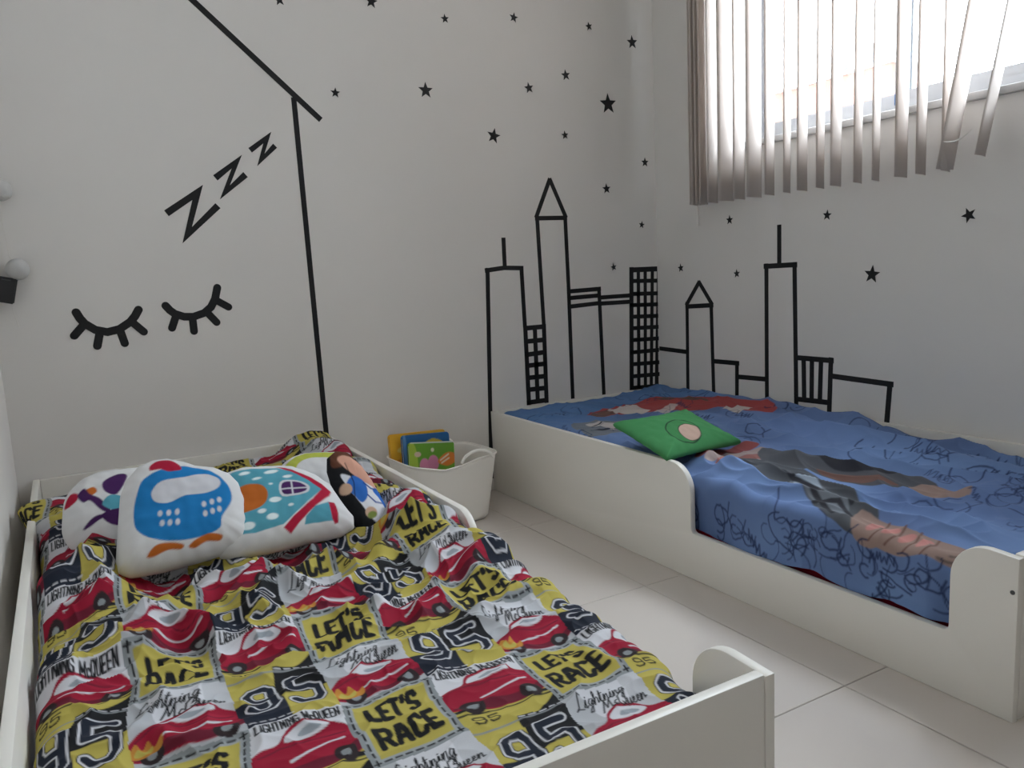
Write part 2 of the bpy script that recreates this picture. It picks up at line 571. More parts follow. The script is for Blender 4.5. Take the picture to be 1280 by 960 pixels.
for cy, th in ((-.318, 63), (-.332, 67), (-.352, 65), (-.372, 64), (-.42, 69), (-.489, 83), (-.553, 73), (-.623, 82), (-.693, 69), (-.768, 64), (-.831, 71),
               (-.902, 67), (-.961, 73), (-1.04, 69), (-1.102, 68), (-1.184, 78), (-1.245, 74), (-1.318, 73)):
    slat(cy, 1.06, th)
slat(-1.316, 1.065, 84, -1.565, twist=2)
slat(-1.412, 1.088, 76, -1.672)
cp = []
for i in range(13):
    t = i / 12
    cp.append((1.392 + .0 * t, -1.335 - .075 * t, 1.135 - .012 * math.sin(math.pi * t) + .02 * t))
tube('tie_cord', cp, .002, MAT['cord'], bl, 6)
tube('pull_cord', [(1.50, -.262, 2.48), (1.50, -.262, 1.03)], .0012, MAT['cord'], bl, 6)
tube('cord_weight', [(1.50, -.262, 1.06), (1.50, -.262, .985)], .004, MAT['plastic'], bl, 8)

# ------------------------------------------------------------------ black wall decals
STARS_BACK = [(-0.0166, 1.7364, 0.017), (0.2937, 1.7674, 0.0206), (0.5657, 1.741, 0.0149), (0.8495, 1.7753, 0.017), (1.1908, 1.7788, 0.015), (1.4033, 1.7386, 0.0248), (0.1439, 1.4621, 0.0155), (0.4741, 1.4912, 0.0259), (0.9023, 1.5277, 0.019), (1.0725, 1.5867, 0.0194), (1.2729, 1.4903, 0.0373), (0.7394, 1.3452, 0.026), (1.0582, 1.3604, 0.0152), (1.4547, 1.2657, 0.0179), (1.2519, 1.1565, 0.0191), (1.4296, 1.0096, 0.0142), (1.2765, 0.8389, 0.0141)]
STARS_RIGHT = [(-0.1475, 0.8221, 0.0164), (-0.4247, 0.9957, 0.0164), (-0.8663, 0.9774, 0.0164), (-0.4594, 0.793, 0.0151), (-1.0374, 0.7791, 0.0264), (-1.3404, 0.9384, 0.0199)]
ZS = [[(-0.4163, 1.0733), (-0.3223, 1.1349), (-0.3658, 1.0046), (-0.2683, 1.092)], [(-0.2631, 1.1813), (-0.1954, 1.231), (-0.2411, 1.1352), (-0.1747, 1.1892)], [(-0.1486, 1.2686), (-0.0934, 1.3085), (-0.1202, 1.2377), (-0.073, 1.2817)]]
LASHES = [[[(-0.6948, 0.7875), (-0.687, 0.7695), (-0.6762, 0.7528), (-0.6501, 0.7323), (-0.6187, 0.7233), (-0.5853, 0.7296), (-0.5536, 0.7492), (-0.5393, 0.7653), (-0.5276, 0.7841)], [(-0.6762, 0.7528), (-0.7073, 0.7194)], [(-0.6385, 0.7274), (-0.6504, 0.684)], [(-0.5843, 0.7246), (-0.576, 0.6855)], [(-0.55, 0.7489), (-0.5198, 0.7161)]], [[(-0.4502, 0.7914), (-0.4393, 0.7765), (-0.4265, 0.7648), (-0.4002, 0.7537), (-0.3727, 0.7517), (-0.3397, 0.7613), (-0.3177, 0.7785), (-0.3031, 0.8032), (-0.2931, 0.8384)], [(-0.4233, 0.7587), (-0.4388, 0.7213)], [(-0.3762, 0.7486), (-0.3757, 0.7061)], [(-0.3279, 0.7579), (-0.3054, 0.7289)], [(-0.2956, 0.7959), (-0.2647, 0.775)]]]
HOUSE = [[(-0.461, 1.8685), (0.0874, 1.3718)], [(0.003, 1.4382), (0.0172, 0.31)]]
B_b1 = [[(0.7594, 0.9686), (0.7592, 0.8596)], [(0.6751, 0.8507), (0.7554, 0.8577), (0.8384, 0.8532)], [(0.6838, 0.8576), (0.6632, 0.3154)], [(0.8324, 0.8566), (0.8361, 0.6269)]]
B_b2 = [[(0.8374, 0.6268), (0.8385, 0.3169)], [(0.9236, 0.6201), (0.9212, 0.3153)], [(0.832, 0.6197), (0.93, 0.6196)], [(0.8379, 0.5673), (0.926, 0.5673)], [(0.8364, 0.5152), (0.9261, 0.5176)], [(0.8366, 0.4715), (0.9251, 0.4712)], [(0.8365, 0.4232), (0.9239, 0.4213)], [(0.8365, 0.3758), (0.9241, 0.3733)], [(0.8312, 0.3244), (0.9256, 0.3238)], [(0.8811, 0.618), (0.8798, 0.3205)]]
B_b3 = [[(0.9137, 1.0493), (0.9236, 0.6201)], [(1.0445, 1.0481), (1.0482, 0.7601), (1.0481, 0.3165)], [(0.9071, 1.0421), (1.0508, 1.0426)], [(0.9098, 1.0462), (0.9791, 1.191)], [(0.9791, 1.191), (1.0482, 1.0448)]]
B_b4 = [[(1.0478, 0.7513), (1.2047, 0.7538)], [(1.0493, 0.7247), (1.2008, 0.7269)], [(1.0504, 0.6903), (1.1981, 0.6954)], [(1.1978, 0.7564), (1.2055, 0.3147)]]
B_b5 = [[(1.2032, 0.7177), (1.3605, 0.7176)], [(1.2022, 0.6929), (1.3596, 0.691)]]
B_b6 = [[(1.3688, 0.8324), (1.3528, 0.3172)], [(1.5178, 0.8262), (1.4908, 0.3144)], [(1.3612, 0.8235), (1.5253, 0.8224)], [(1.4052, 0.8216), (1.3917, 0.3162)], [(1.4422, 0.8201), (1.4279, 0.3144)], [(1.4811, 0.8184), (1.46, 0.3143)], [(1.3626, 0.7775), (1.5162, 0.7722)], [(1.3607, 0.7234), (1.5147, 0.7181)], [(1.3591, 0.676), (1.5133, 0.6708)], [(1.3574, 0.6272), (1.5119, 0.6209)], [(1.3558, 0.5783), (1.5106, 0.5733)], [(1.3541, 0.528), (1.5092, 0.523)], [(1.3522, 0.4752), (1.5077, 0.4726)], [(1.3505, 0.4246), (1.5062, 0.4184)], [(1.3487, 0.3725), (1.5047, 0.3664)], [(1.347, 0.3227), (1.5002, 0.3157)]]
C_b7 = [[(0.0021, 0.4789), (-0.1714, 0.4749)]]
C_b8 = [[(-0.1817, 0.6791), (-0.1781, 0.3105)], [(-0.3209, 0.6807), (-0.3294, 0.3127)], [(-0.176, 0.6633), (-0.3289, 0.6715)], [(-0.178, 0.6705), (-0.2544, 0.7625)], [(-0.2544, 0.7625), (-0.3257, 0.675)]]
C_b9 = [[(-0.335, 0.4479), (-0.4645, 0.4498)], [(-0.4569, 0.4538), (-0.4554, 0.312)]]
C_b10 = [[(-0.464, 0.3971), (-0.5992, 0.4009)]]
C_b11 = [[(-0.6048, 0.8225), (-0.606, 0.3131)], [(-0.7322, 0.8238), (-0.7417, 0.3137)], [(-0.5964, 0.8164), (-0.7398, 0.8185)], [(-0.6644, 0.9569), (-0.6644, 0.8259)]]
C_b12 = [[(-0.7475, 0.492), (-0.8936, 0.4926)], [(-0.8865, 0.499), (-0.8814, 0.3132)], [(-0.7506, 0.3436), (-0.881, 0.3469)], [(-0.773, 0.4855), (-0.7763, 0.3445)], [(-0.8081, 0.4851), (-0.8078, 0.3441)], [(-0.8461, 0.4859), (-0.8424, 0.3463)]]
C_b13 = [[(-0.8942, 0.4395), (-1.1161, 0.434)], [(-1.1079, 0.4359), (-1.0993, 0.3119)]]



def ribbon(pts, w, e0=0.0, e1=0.0):
    p = [Vector(q) for q in pts]
    p[0] = p[0] + (p[0] - p[1]).normalized() * e0
    p[-1] = p[-1] + (p[-1] - p[-2]).normalized() * e1
    L, R = [], []
    for i in range(len(p)):
        d0 = (p[i] - p[i - 1]).normalized() if i else (p[1] - p[0]).normalized()
        d1 = (p[i + 1] - p[i]).normalized() if i < len(p) - 1 else d0
        n0, n1 = Vector((-d0.y, d0.x)), Vector((-d1.y, d1.x))
        m = (n0 + n1).normalized()
        k = min(w / 2 / max(.25, m.dot(n0)), w * 1.4)
        L.append(tuple(p[i] + m * k))
        R.append(tuple(p[i] - m * k))
    return L + R[::-1]


def capsule(a, b, r):
    a, b = Vector(a), Vector(b)
    ang = math.degrees(math.atan2(b.y - a.y, b.x - a.x))
    return arc(b.x, b.y, r, ang - 90, ang + 90, 8) + arc(a.x, a.y, r, ang + 90, ang + 270, 8)


def on_back(name, pts, parent=None, t=.0011):
    pts = [(min(p[0], XR - .002), p[1]) for p in pts]
    return prism(name, pts, 'y', -t, 0.0, MAT['vinyl'], parent)


def on_right(name, pts, parent=None, t=.0011):
    pts = [(min(p[0], -.0015), p[1]) for p in pts]
    return prism(name, pts, 'x', XR - t, XR, MAT['vinyl'], parent)


def star_pts(x, z, r, rot):
    out = []
    for k in range(10):
        q = r if k % 2 == 0 else r * .42
        a = math.radians(90 + rot + 36 * k)
        out.append((x + q * math.cos(a), z + q * math.sin(a)))
    return out


SG = 'black star decals scattered over the walls'
LB = ['black star decal touching the top edge of the photo, nearest the slanting roof line',
      'black star decal at the very top edge, second star right of the roof line',
      'small black star decal near the top, above and right of the middle large star',
      'small black star decal near the top, right of centre, above two close small stars',
      'tiny black star decal near the top, left of the star closest to the blind',
      'black star decal in the top corner, nearest the blind on the decal wall',
      'small black star decal just right of the roof line\'s lower tip',
      'larger black star decal alone in the middle of the decal wall',
      'small black star decal, left one of a close pair in the upper middle',
      'small black star decal, right one of a close pair in the upper middle',
      'largest black star decal, near the room corner above the grid tower',
      'medium black star decal above the spire and to its left',
      'tiny black star decal straight above the tall spire',
      'small black star decal hard by the room corner at mid height',
      'small black star decal between the spire and the room corner',
      'tiny black star decal by the corner, above the tall grid tower\'s right side',
      'tiny black star decal just left of the tall grid tower\'s top']
ROT = [8, -6, 5, -10, 12, 4, -4, 0, 10, 8, 3, -12, 6, 0, 4, -8, 10]
for (x, z, r), lb, ro in zip(STARS_BACK, LB, ROT):
    tag(on_back('star_decal', star_pts(x, z, r * 1.12, ro)), lb, 'wall decal', SG)
LB = ['small black star decal on the window wall, just right of the grid tower',
      'small black star decal under the left end of the blind',
      'small black star decal under the middle of the blind, right of the antenna',
      'tiny black star decal between the small pointed tower and the antenna tower',
      'large black star decal on the window wall above the stepped line',
      'large black star decal highest on the right, under the tied slats']
for (y, z, r), lb, ro in zip(STARS_RIGHT, LB, (6, 0, -5, 4, -6, 22)):
    tag(on_right('star_decal', [(2 * y - a, b) for a, b in star_pts(y, z, r * 1.12, ro)]), lb, 'wall decal', SG)

for z, w, lb in zip(ZS, (.021, .020, .017), ('largest black letter Z decal, lowest of the three in the sleeping row', 'middle-sized black letter Z decal between the other two', 'smallest black letter Z decal, highest and nearest the roof line')):
    tag(on_back('letter_decal', ribbon(z, w, .003, .003)), lb, 'wall decal', 'sleeping letter decals')

for e, lb in zip(LASHES, ('left black closed-eye decal with four lashes above the cushions', 'right black closed-eye decal tilted upward, nearer the house line')):
    o = empty('closed_eye_decal', (e[0][4][0], 0, e[0][4][1]), lb, 'wall decal', 'closed eye decals')
    w = .024
    l = e[0]
    P = ribbon(l, w)
    n = len(l)
    d1 = math.degrees(math.atan2(l[-1][1] - l[-2][1], l[-1][0] - l[-2][0]))
    d0 = math.degrees(math.atan2(l[0][1] - l[1][1], l[0][0] - l[1][0]))
    P = P[:n] + arc(l[-1][0], l[-1][1], w / 2, d1 + 90, d1 - 90, 8)[1:-1] + P[n:] + arc(l[0][0], l[0][1], w / 2, d0 + 90, d0 - 90, 8)[1:-1]
    on_back('eyelid_line', P, o)
    for a in e[1:]:
        on_back('lash', capsule(a[0], a[1], .0115), o, .0013)

o = empty('house_outline_decal', (0.01, 0, .31), 'black tape outline of a house: slanting roof line and upright wall line', 'wall decal')
on_back('roof_line', ribbon(HOUSE[0], .0185), o)
on_back('wall_line', ribbon(HOUSE[1], .0175, 0, .04), o, .0009)

BG = 'black tape skyline on the walls'
TW = .0172
for strips, lb in ((B_b1, 'black tape outline of a flat-topped tower with antenna, leftmost in the skyline'),
                   (B_b2, 'narrow low black tape building with two columns of windows beside the spire'),
                   (B_b3, 'tallest black tape tower, slim with a pointed spire'),
                   (B_b4, 'black tape building with three roof lines right of the spire'),
                   (B_b5, 'two short black tape lines joining the three-line roof to the grid tower'),
                   (B_b6, 'wide black tape tower with a full grid of windows in the room corner')):
    xs_ = [p[0] for s in strips for p in s]
    o = empty('skyline_building_decal', (sum(xs_) / len(xs_), 0, .31), lb, 'wall decal', BG)
    for k, s in enumerate(strips):
        w = TW * (1.25 if strips is B_b6 and k in (0, 1, 2) else 1.0 if strips is B_b6 else 1.1 if strips is B_b2 else 1)
        e = .27 if (strips is B_b1 and k == 2) else .003
        on_back('tape_strip', ribbon(s, w, .003, e), o, .0009 + .00012 * (k % 4))
for strips, lb in ((C_b7, 'short black tape line from the room corner to the small pointed tower'),
                   (C_b8, 'small black tape tower with a pointed roof on the window wall'),
                   (C_b9, 'low black tape step right of the small pointed tower'),
                   (C_b10, 'short black tape line between the low step and the antenna tower'),
                   (C_b11, 'tall black tape tower with antenna on the window wall'),
                   (C_b12, 'low black tape block with three upright bars'),
                   (C_b13, 'long black tape line stepping down to the bed, rightmost in the skyline')):
    ys_ = [p[0] for s in strips for p in s]
    o = empty('skyline_building_decal', (XR, sum(ys_) / len(ys_), .31), lb, 'wall decal', BG)
    for k, s in enumerate(strips):
        on_right('tape_strip', ribbon(s, TW * 1.05, .004, .004), o, .0009 + .00012 * (k % 4))

# ------------------------------------------------------------------ string light by the left corner
sl = empty('string_light', (-.84, 0, .8), 'string of white cotton balls with black battery box in the left corner', 'string light')
for x, z, r in ((-.842, 1.135, .030), (-.826, .918, .030)):
    bm = bmesh.new()
    bmesh.ops.create_icosphere(bm, subdivisions=3, radius=r)
    for v in bm.verts:
        v.co *= 1 + .03 * math.sin(v.co.x * 190) * math.cos(v.co.z * 170)
        v.co += Vector((x, -r - .001, z))
    bm_obj('cotton_ball', bm, MAT['felt'], sl, smooth=True)
tube('wire', [(-.846, -.02, 1.11), (-.848, -.012, 1.05), (-.843, -.010, .98), (-.842, -.012, .955), (-.835, -.02, .945)], .0012, MAT['cord'], sl, 6)
tube('wire', [(-.853, -.02, .83), (-.850, -.012, .80), (-.842, -.010, .755)], .0012, MAT['cord'], sl, 6)
bm = bmesh.new()
add_box(bm, -.024, .024, -.014, .014, -.036, .036)
bmesh.ops.bevel(bm, geom=list(bm.edges), offset=.003, segments=2, affect='EDGES')
bmesh.ops.rotate(bm, verts=bm.verts, matrix=Matrix.Rotation(math.radians(14), 3, 'Y'))
bmesh.ops.translate(bm, verts=bm.verts, vec=(-.860, -.03, .862))
bb = bm_obj('battery_box', bm, MAT['black'], sl, auto=40)
tube('spring_clip', [(-.866, -.046, .893), (-.845, -.046, .888)], .002, MAT['steel'], bb, 6)

# ------------------------------------------------------------------ beds
T = .018


def rail_outline(L, h1, h2, d1, d2, r=.075, r2=.07):
    """Side rail with an open middle: (y, z) outline, head at y=0."""
    p = [(0, 0), (0, h1)]
    p += arc(-d1 + r, h1 - r, r, 90, 180, 10)
    p += arc(-d1 - .012, h2 + .012, .012, 0, -90, 4)
    p += arc(-d2 + .012, h2 + .012, .012, 270, 180, 4)
    p += arc(-d2 - r2, h1 - r2, r2, 0, 90, 10)
    p += [(-L, h1 - .004), (-L, 0)]
    return p


def make_bed(x0, x1, L, h1, h2, d1, d2, open_right, label):
    b = empty('child_bed', ((x0 + x1) / 2, -L / 2, 0), label, 'bed', 'low white children\'s beds')
    head = -.004
    out = [(y + head if y > -L else y, z) for y, z in rail_outline(L, h1, h2, d1, d2)]
    wallr = [(head, 0), (head, h1), (-L, h1), (-L, 0)]
    a, c = (x1 - T, x1), (x0, x0 + T)
    if not open_right:
        a, c = c, a
    prism('side_rail', out, 'x', a[0], a[1], MAT['mdf'], b, .003)
    prism('side_rail', wallr, 'x', c[0], c[1], MAT['mdf'], b, .003)
    box('headboard', x0 + T + .0004, x1 - T - .0004, head - T, head, 0, h1, MAT['mdf'], b, .003)
    box('footboard', x0 + T + .0004, x1 - T - .0004, -L + .0005, -L + T, 0, h1 - .001, MAT['mdf'], b, .003)
    box('base_board', x0 + T + .001, x1 - T - .001, -L + T + .001, head - T - .001, .05, .065, MAT['mdf'], b)
    for (y, z) in ((-L + .009, .245),):
        xx = x0 if not open_right else x1
        s = 1 if open_right else -1
        tube('screw', [(xx - s * .004, y, z), (xx + s * .0012, y, z)], .0042, MAT['steel'], b, 10)
    return b


LBX0, LBX1, LBL, LBH = -.861, .033, 1.974, .3085
RBX0, RBX1, RBL, RBH = .6624, 1.503, 1.950, .312
make_bed(LBX0, LBX1, LBL, LBH, .129, 1.115, 1.828, True, 'low white child bed covered by the yellow and red racing duvet')
make_bed(RBX0, RBX1, RBL, RBH, .129, 1.115, 1.823, False, 'low white child bed under the window with the blue bedspread')


def mattress(x0, x1, y0, y1, z0, z1, m, label):
    bm = bmesh.new()
    add_box(bm, x0, x1, y0, y1, z0, z1)
    bmesh.ops.bevel(bm, geom=list(bm.edges), offset=.025, segments=4, affect='EDGES')
    return tag(bm_obj('mattress', bm, m, smooth=True), label, 'mattress')


mattress(LBX0 + .045, LBX1 - .05, -1.925, -.045, .066, .185, MAT['white_sheet'], 'white sheeted mattress hidden under the racing duvet')
mattress(RBX0 + .046, RBX1 - .03, -1.91, -.035, .066, .215, MAT['red_sheet'], 'red sheeted mattress peeking out below the blue bedspread')

# ------------------------------------------------------------------ racing duvet
YEL, RED, DRED, BLK, NAVY, WHT, GRY, LGR, ORG = (.46, .385, .085), (.30, .010, .032), (.14, .012, .028), (.014, .014, .016), (.018, .022, .036), (.60, .60, .63), (.25, .27, .28), (.42, .43, .45), (.50, .22, .04)


def race_print(u, v):
    """Patchwork of lettered panels and red cars. u across, v towards the head."""
    W, H = .135, .155
    A = (u + .4545) / W
    B = (v + 1.772) / H
    ci, ri = np.floor(A).astype(int), np.floor(B).astype(int)
    a, b = (A - ci) * W, (B - ri) * H
    C = np.zeros((u.size, 3))
    ca, rb = ci % 2, ri % 2

    def panel(mask, fn):
        i = np.nonzero(mask)[0]
        if i.size:
            p = Print(a[i], b[i], WHT)
            fn(p)
            C[i] = p.c

    def lets(p):
        p.c[:] = GRY
        p.rect(.006, W - .006, .006, H - .006, (.33, .35, .36))
        n = 9
        for k in range(n):
            t0, t1 = (k + .18) / n, (k + .78) / n
            p.stroke([[(t0 * W, .0075), (t1 * W, .0075)], [(t0 * W, H - .0075), (t1 * W, H - .0075)], [(.0075, t0 * H), (.0075, t1 * H)], [(W - .0075, t0 * H), (W - .0075, t1 * H)]], .003, BLK)
        p.rect(.0135, W - .0135, .0135, H - .0135, YEL)
        p.text("LET'S", .026, W - .026, .084, .129, .0085, BLK, .0, .52)
        p.text('RACE', .020, W - .020, .026, .073, .0090, BLK, .0, .50)

    def car(p, y0, s, flame):
        """Plain red sports car, no face."""
        Y = lambda t: y0 + t * s
        p.blob([(-.004, Y(.010)), (-.006, Y(.040)), (.012, Y(.058)), (.034, Y(.066)), (.052, Y(.088)), (.094, Y(.092)), (.114, Y(.074)), (.136, Y(.062)), (.141, Y(.026)), (.130, Y(.006)), (.06, Y(-.002))], RED)
        p.blob([(.042, Y(.066)), (.056, Y(.083)), (.092, Y(.086)), (.108, Y(.072)), (.075, Y(.063))], WHT)
        p.blob([(.060, Y(.070)), (.068, Y(.078)), (.086, Y(.080)), (.096, Y(.073)), (.076, Y(.068))], (.30, .33, .36))
        p.blob([(.002, Y(.012)), (.04, Y(.020)), (.10, Y(.015)), (.136, Y(.024)), (.128, Y(.006)), (.06, Y(.0))], DRED)
        p.blob([(.066, Y(.054)), (.100, Y(.062)), (.132, Y(.056)), (.136, Y(.046)), (.10, Y(.050))], (.36, .016, .044))
        p.stroke([[(.045, Y(.030)), (.070, Y(.035)), (.100, Y(.041)), (.124, Y(.044))]], .004 * s, WHT)
        p.stroke([[(.008, Y(.048)), (.036, Y(.058)), (.075, Y(.056)), (.13, Y(.054))]], .002, DRED)
        for x in (.026, .112):
            p.ell(x, Y(.010), .016, .017 * s, (.03, .02, .022))
            p.ell(x, Y(.010), .007, .0075 * s, GRY)
        if flame:
            p.blob([(-.004, Y(.020)), (.008, Y(.046)), (.016, Y(.030)), (.026, Y(.044)), (.032, Y(.026)), (.044, Y(.034)), (.040, Y(.016)), (.02, Y(.012))], ORG)
            p.blob([(.004, Y(.020)), (.010, Y(.034)), (.018, Y(.024)), (.030, Y(.030)), (.026, Y(.017))], YEL)

    def light(p):
        p.rect(-.01, W + .01, -.01, .05, YEL)
        p.rect(-.01, W + .01, .034, .042, BLK)
        p.rect(-.01, W + .01, .027, .030, BLK)
        p.poly([(.085, -.01), (W + .01, -.01), (W + .01, .030)], BLK)
        p.text('95', .012, .048, .004, .022, .0028, BLK, .1, .4)
        car(p, .036, 1.06, False)
        p.text('LIGHTNING McQUEEN', .005, W - .005, .130, .152, .0032, BLK, 0, .50)

    def script(p):
        p.poly([(-.01, .02), (.05, .02), (.028, .165), (-.01, .165)], LGR)
        p.poly([(.092, .03), (W + .01, .05), (W + .01, .165), (.105, .165)], LGR, .6)
        p.rect(-.01, W + .01, -.01, .018, LGR)
        car(p, .006, 1.0, True)
        p.text('L_ i_ g_ h_ t_ n_ i_ n_ g_', .012, .098, .118, .150, .0024, BLK, .25)
        p.text('M_ c_ Q_ u_ e_ e_ n_', .045, .126, .094, .122, .0026, BLK, .25)

    def ninety(p):
        p.c[:] = YEL
        p.rect(-.01, .066, -.01, .072, NAVY)
        p.poly([(.060, .072), (.072, .17), (W + .02, .17), (W + .02, .072)], BLK)
        p.rect(-.01, W + .01, .146, .149, GRY)
        for k in range(5):
            p.stroke([[(.004 + .014 * k, .008), (.012 + .014 * k, .008)], [(.072 + .014 * k, .152), (.080 + .014 * k, .152)]], .0022, WHT)
        for ch, x0, x1 in (('9', .010, .062), ('5', .072, .126)):
            ln = text_lines(ch, x0, x1, .034, .126, .016, .04)
            p.stroke(ln, .0205, BLK)
            p.stroke(ln, .0172, WHT)
            p.stroke(ln, .0112, NAVY)

    panel((ca == 0) & (rb == 0), lets)
    panel((ca == 1) & (rb == 0), light)
    panel((ca == 0) & (rb == 1), script)
    panel((ca == 1) & (rb == 1), ninety)
    return C


def duvet_top(X, Y):
    z = .240 + .0 * X
    z = z + .058 * gauss(X, -.070, .090) * smooth(Y, -1.42, -1.05)
    z = z + .062 * gauss(X, -.735, .085) * smooth(Y, -1.40, -.85)
    z = z + .040 * smooth(Y, -.42, -.20) * smooth(-Y, .02, .10) * smooth(X, -.62, -.30)
    z = z - .022 * gauss(X, -.45, .24) * gauss(Y, -.85, .16)
    z = z - .045 * smooth(Y, -.34, -.12) * smooth(-X, .50, .66)
    z = z + .022 * gauss(X, -.795, .06) * gauss(Y, -.42, .14)
    # rolls of cloth lying across the bed
    for x0, y0, x1, y1, h, w in ((-.56, -1.02, -.70, -1.28, .026, .030), (-.45, -1.06, -.22, -1.10, .022, .026), (-.30, -1.20, -.06, -1.02, .022, .028),
                                 (-.10, -1.34, .02, -1.20, .020, .028), (-.26, -1.26, -.36, -1.44, .018, .024), (-.62, -1.22, -.48, -1.34, .018, .026),
                                 (-.82, -1.00, -.68, -.86, .024, .03), (-.14, -.80, .0, -.72, .020, .026), (-.15, -.97, .01, -.90, .018, .024),
                                 (-.20, -1.50, -.02, -1.42, .013, .022), (-.08, -1.74, .0, -1.60, .010, .022), (-.82, -1.34, -.70, -1.26, .016, .022),
                                 (-.40, -1.14, -.52, -1.22, .02, .022), (-.76, -1.52, -.60, -1.60, .010, .02), (-.13, -.55, .0, -.50, .016, .024)):
        ex, ey = x1 - x0, y1 - y0
        L2 = ex * ex + ey * ey
        t = np.clip(((X - x0) * ex + (Y - y0) * ey) / L2, -.3, 1.3)
        wob = .018 * np.sin(7 * t + 9 * x0)
        d = np.hypot(X - x0 - t * ex + wob * ey / math.sqrt(L2), Y - y0 - t * ey - wob * ex / math.sqrt(L2))
        z = z + 1.15 * h * np.exp(-(d / w) ** 2) * np.exp(-((t - .5) / .62) ** 4)
    calm = 1 - .5 * smooth(-Y, 1.35, 1.75) - .45 * smooth(Y, -.45, -.2)
    z = z + calm * (.017 * pnoise(X * 7, Y * 6, 1) + .028 * ridged(X * 5 + .8 * Y, Y * 5.5, 2) * smooth(Y, -1.75, -1.0) + .013 * ridged(X * 9, Y * 11 - 2 * X, 3) + .004 * ridged(X * 17 + 2 * Y, Y * 19, 4))
    return z


NR, NC = 900, 600
jt = np.linspace(0, 1, NR)
Yr = -.024 - (1.930) * (jt + .16 * np.sin(np.pi * jt) / np.pi * (1 - .0))      # denser towards the foot
Yr = -.024 - 1.928 * (Yr - Yr[0]) / (Yr[-1] - Yr[0])
q = np.linspace(0, 1, NC)
Yg, Qg = np.meshgrid(Yr, q, indexing='ij')
R_ = .050
gapm = smooth(-Yg, 1.13, 1.22) * smooth(Yg, -1.815, -1.76)
xr = .0085 + .026 * gapm + .006 * pnoise(Yg * 9, Yg * 0, 5) * gapm
over = gauss(Yg, -.42, .09)
xl = -.836 - .046 * over
eL, eR = .11, .13
lenL, lenR = R_ * math.radians(150), R_ * math.radians(155)
flat0, flat1 = xl + R_, xr - R_
tl = np.clip((eL - Qg) / eL, 0, 1)
tr_ = np.clip((Qg - (1 - eR)) / eR, 0, 1)
tm = np.clip((Qg - eL) / (1 - eL - eR), 0, 1)
Xf = flat0 + (flat1 - flat0) * tm
phL, phR = tl * math.radians(150), tr_ * math.radians(155)
X = Xf - R_ * np.sin(phL) + R_ * np.sin(phR)
fallL = R_ * (1 - np.cos(phL)) * (1 - .62 * over)
Z = duvet_top(np.clip(X, flat0, flat1), Yg)
Z = Z + over * np.maximum(0, .338 - Z) * smooth(-X, .72, .80)
Z = Z - fallL - R_ * (1 - np.cos(phR))
foot = smooth(-Yg, 1.90, 1.952)
Z = Z - .055 * foot ** 2 - .05 * smooth(Yg, -.06, -.024)
U = Xf - tl * lenL + tr_ * lenR
du = .010 * pnoise(X * 6, Yg * 6, 11) + .006 * pnoise(X * 13, Yg * 13, 12)
dv = .024 * pnoise(X * 5, Yg * 5, 13) * smooth(Yg, -1.8, -1.2) + .006 * pnoise(X * 12, Yg * 12, 14)
sl_ = (Yg + 1.70)
Uf = U + du + .06 * sl_ * 0 - .04 * sl_
Vf = -1.70 + 1.0 * sl_ + .35 * (Z - .25) * 0 + dv + .02 * (X + .386)
cc = race_print(Uf.ravel(), Vf.ravel())
me = grid_mesh('racing_duvet', np.stack([X, Yg, Z], -1), cc)
tag(link('racing_duvet', me, MAT['fabric']), 'rumpled patchwork duvet with yellow lettered panels, numbers and red cars', 'duvet')

# ------------------------------------------------------------------ blue bedspread
BLUE = (.135, .21, .41)


def spread_top(X, Y):
    z = .262 + .046 * smooth(Y, -1.30, -.55)
    z = z + .022 * gauss(X, 1.44, .10) * smooth(Y, -1.75, -1.2) + .010 * gauss(X, 1.28, .05) * smooth(Y, -1.7, -.9)
    z = z + .040 * gauss(X, .74, .075) * gauss(Y, -1.22, .09) + .018 * gauss(X, .80, .10) * gauss(Y, -1.42, .12)
    z = z - .018 * gauss(X, 1.02, .22) * gauss(Y, -1.60, .28)
    z = z + .024 * ridged(X * 7, Y * 2.4 + X * .6, 21) * smooth(-Y, .6, 1.0) + .009 * ridged(X * 5 + 1.5 * Y, Y * 4.5, 22) + .009 * pnoise(X * 6, Y * 4, 23) + .006 * ridged(X * 12, Y * 7 + X, 24)
    for x0, y0, x1, y1, h, w in ((.98, -1.12, 1.16, -1.55, .014, .028), (1.30, -.75, 1.34, -1.75, .026, .035), (1.20, -.65, 1.16, -1.20, .016, .03), (1.42, -.6, 1.44, -1.3, .016, .03), (.74, -1.36, .78, -1.80, .010, .03),
                                 (.72, -1.14, .90, -1.30, .020, .03), (.86, -1.62, 1.20, -1.76, .010, .025), (1.10, -1.60, 1.42, -1.66, .010, .025), (.90, -1.46, 1.10, -1.62, .01, .022)):
        ex, ey = x1 - x0, y1 - y0
        L2 = ex * ex + ey * ey
        t = np.clip(((X - x0) * ex + (Y - y0) * ey) / L2, -.2, 1.2)
        d = np.hypot(X - x0 - t * ex, Y - y0 - t * ey)
        z = z + h * np.exp(-(d / w) ** 2) * np.exp(-((t - .5) / .6) ** 4)
    return z + .0015 * pnoise(X * 30, Y * 24, 25)


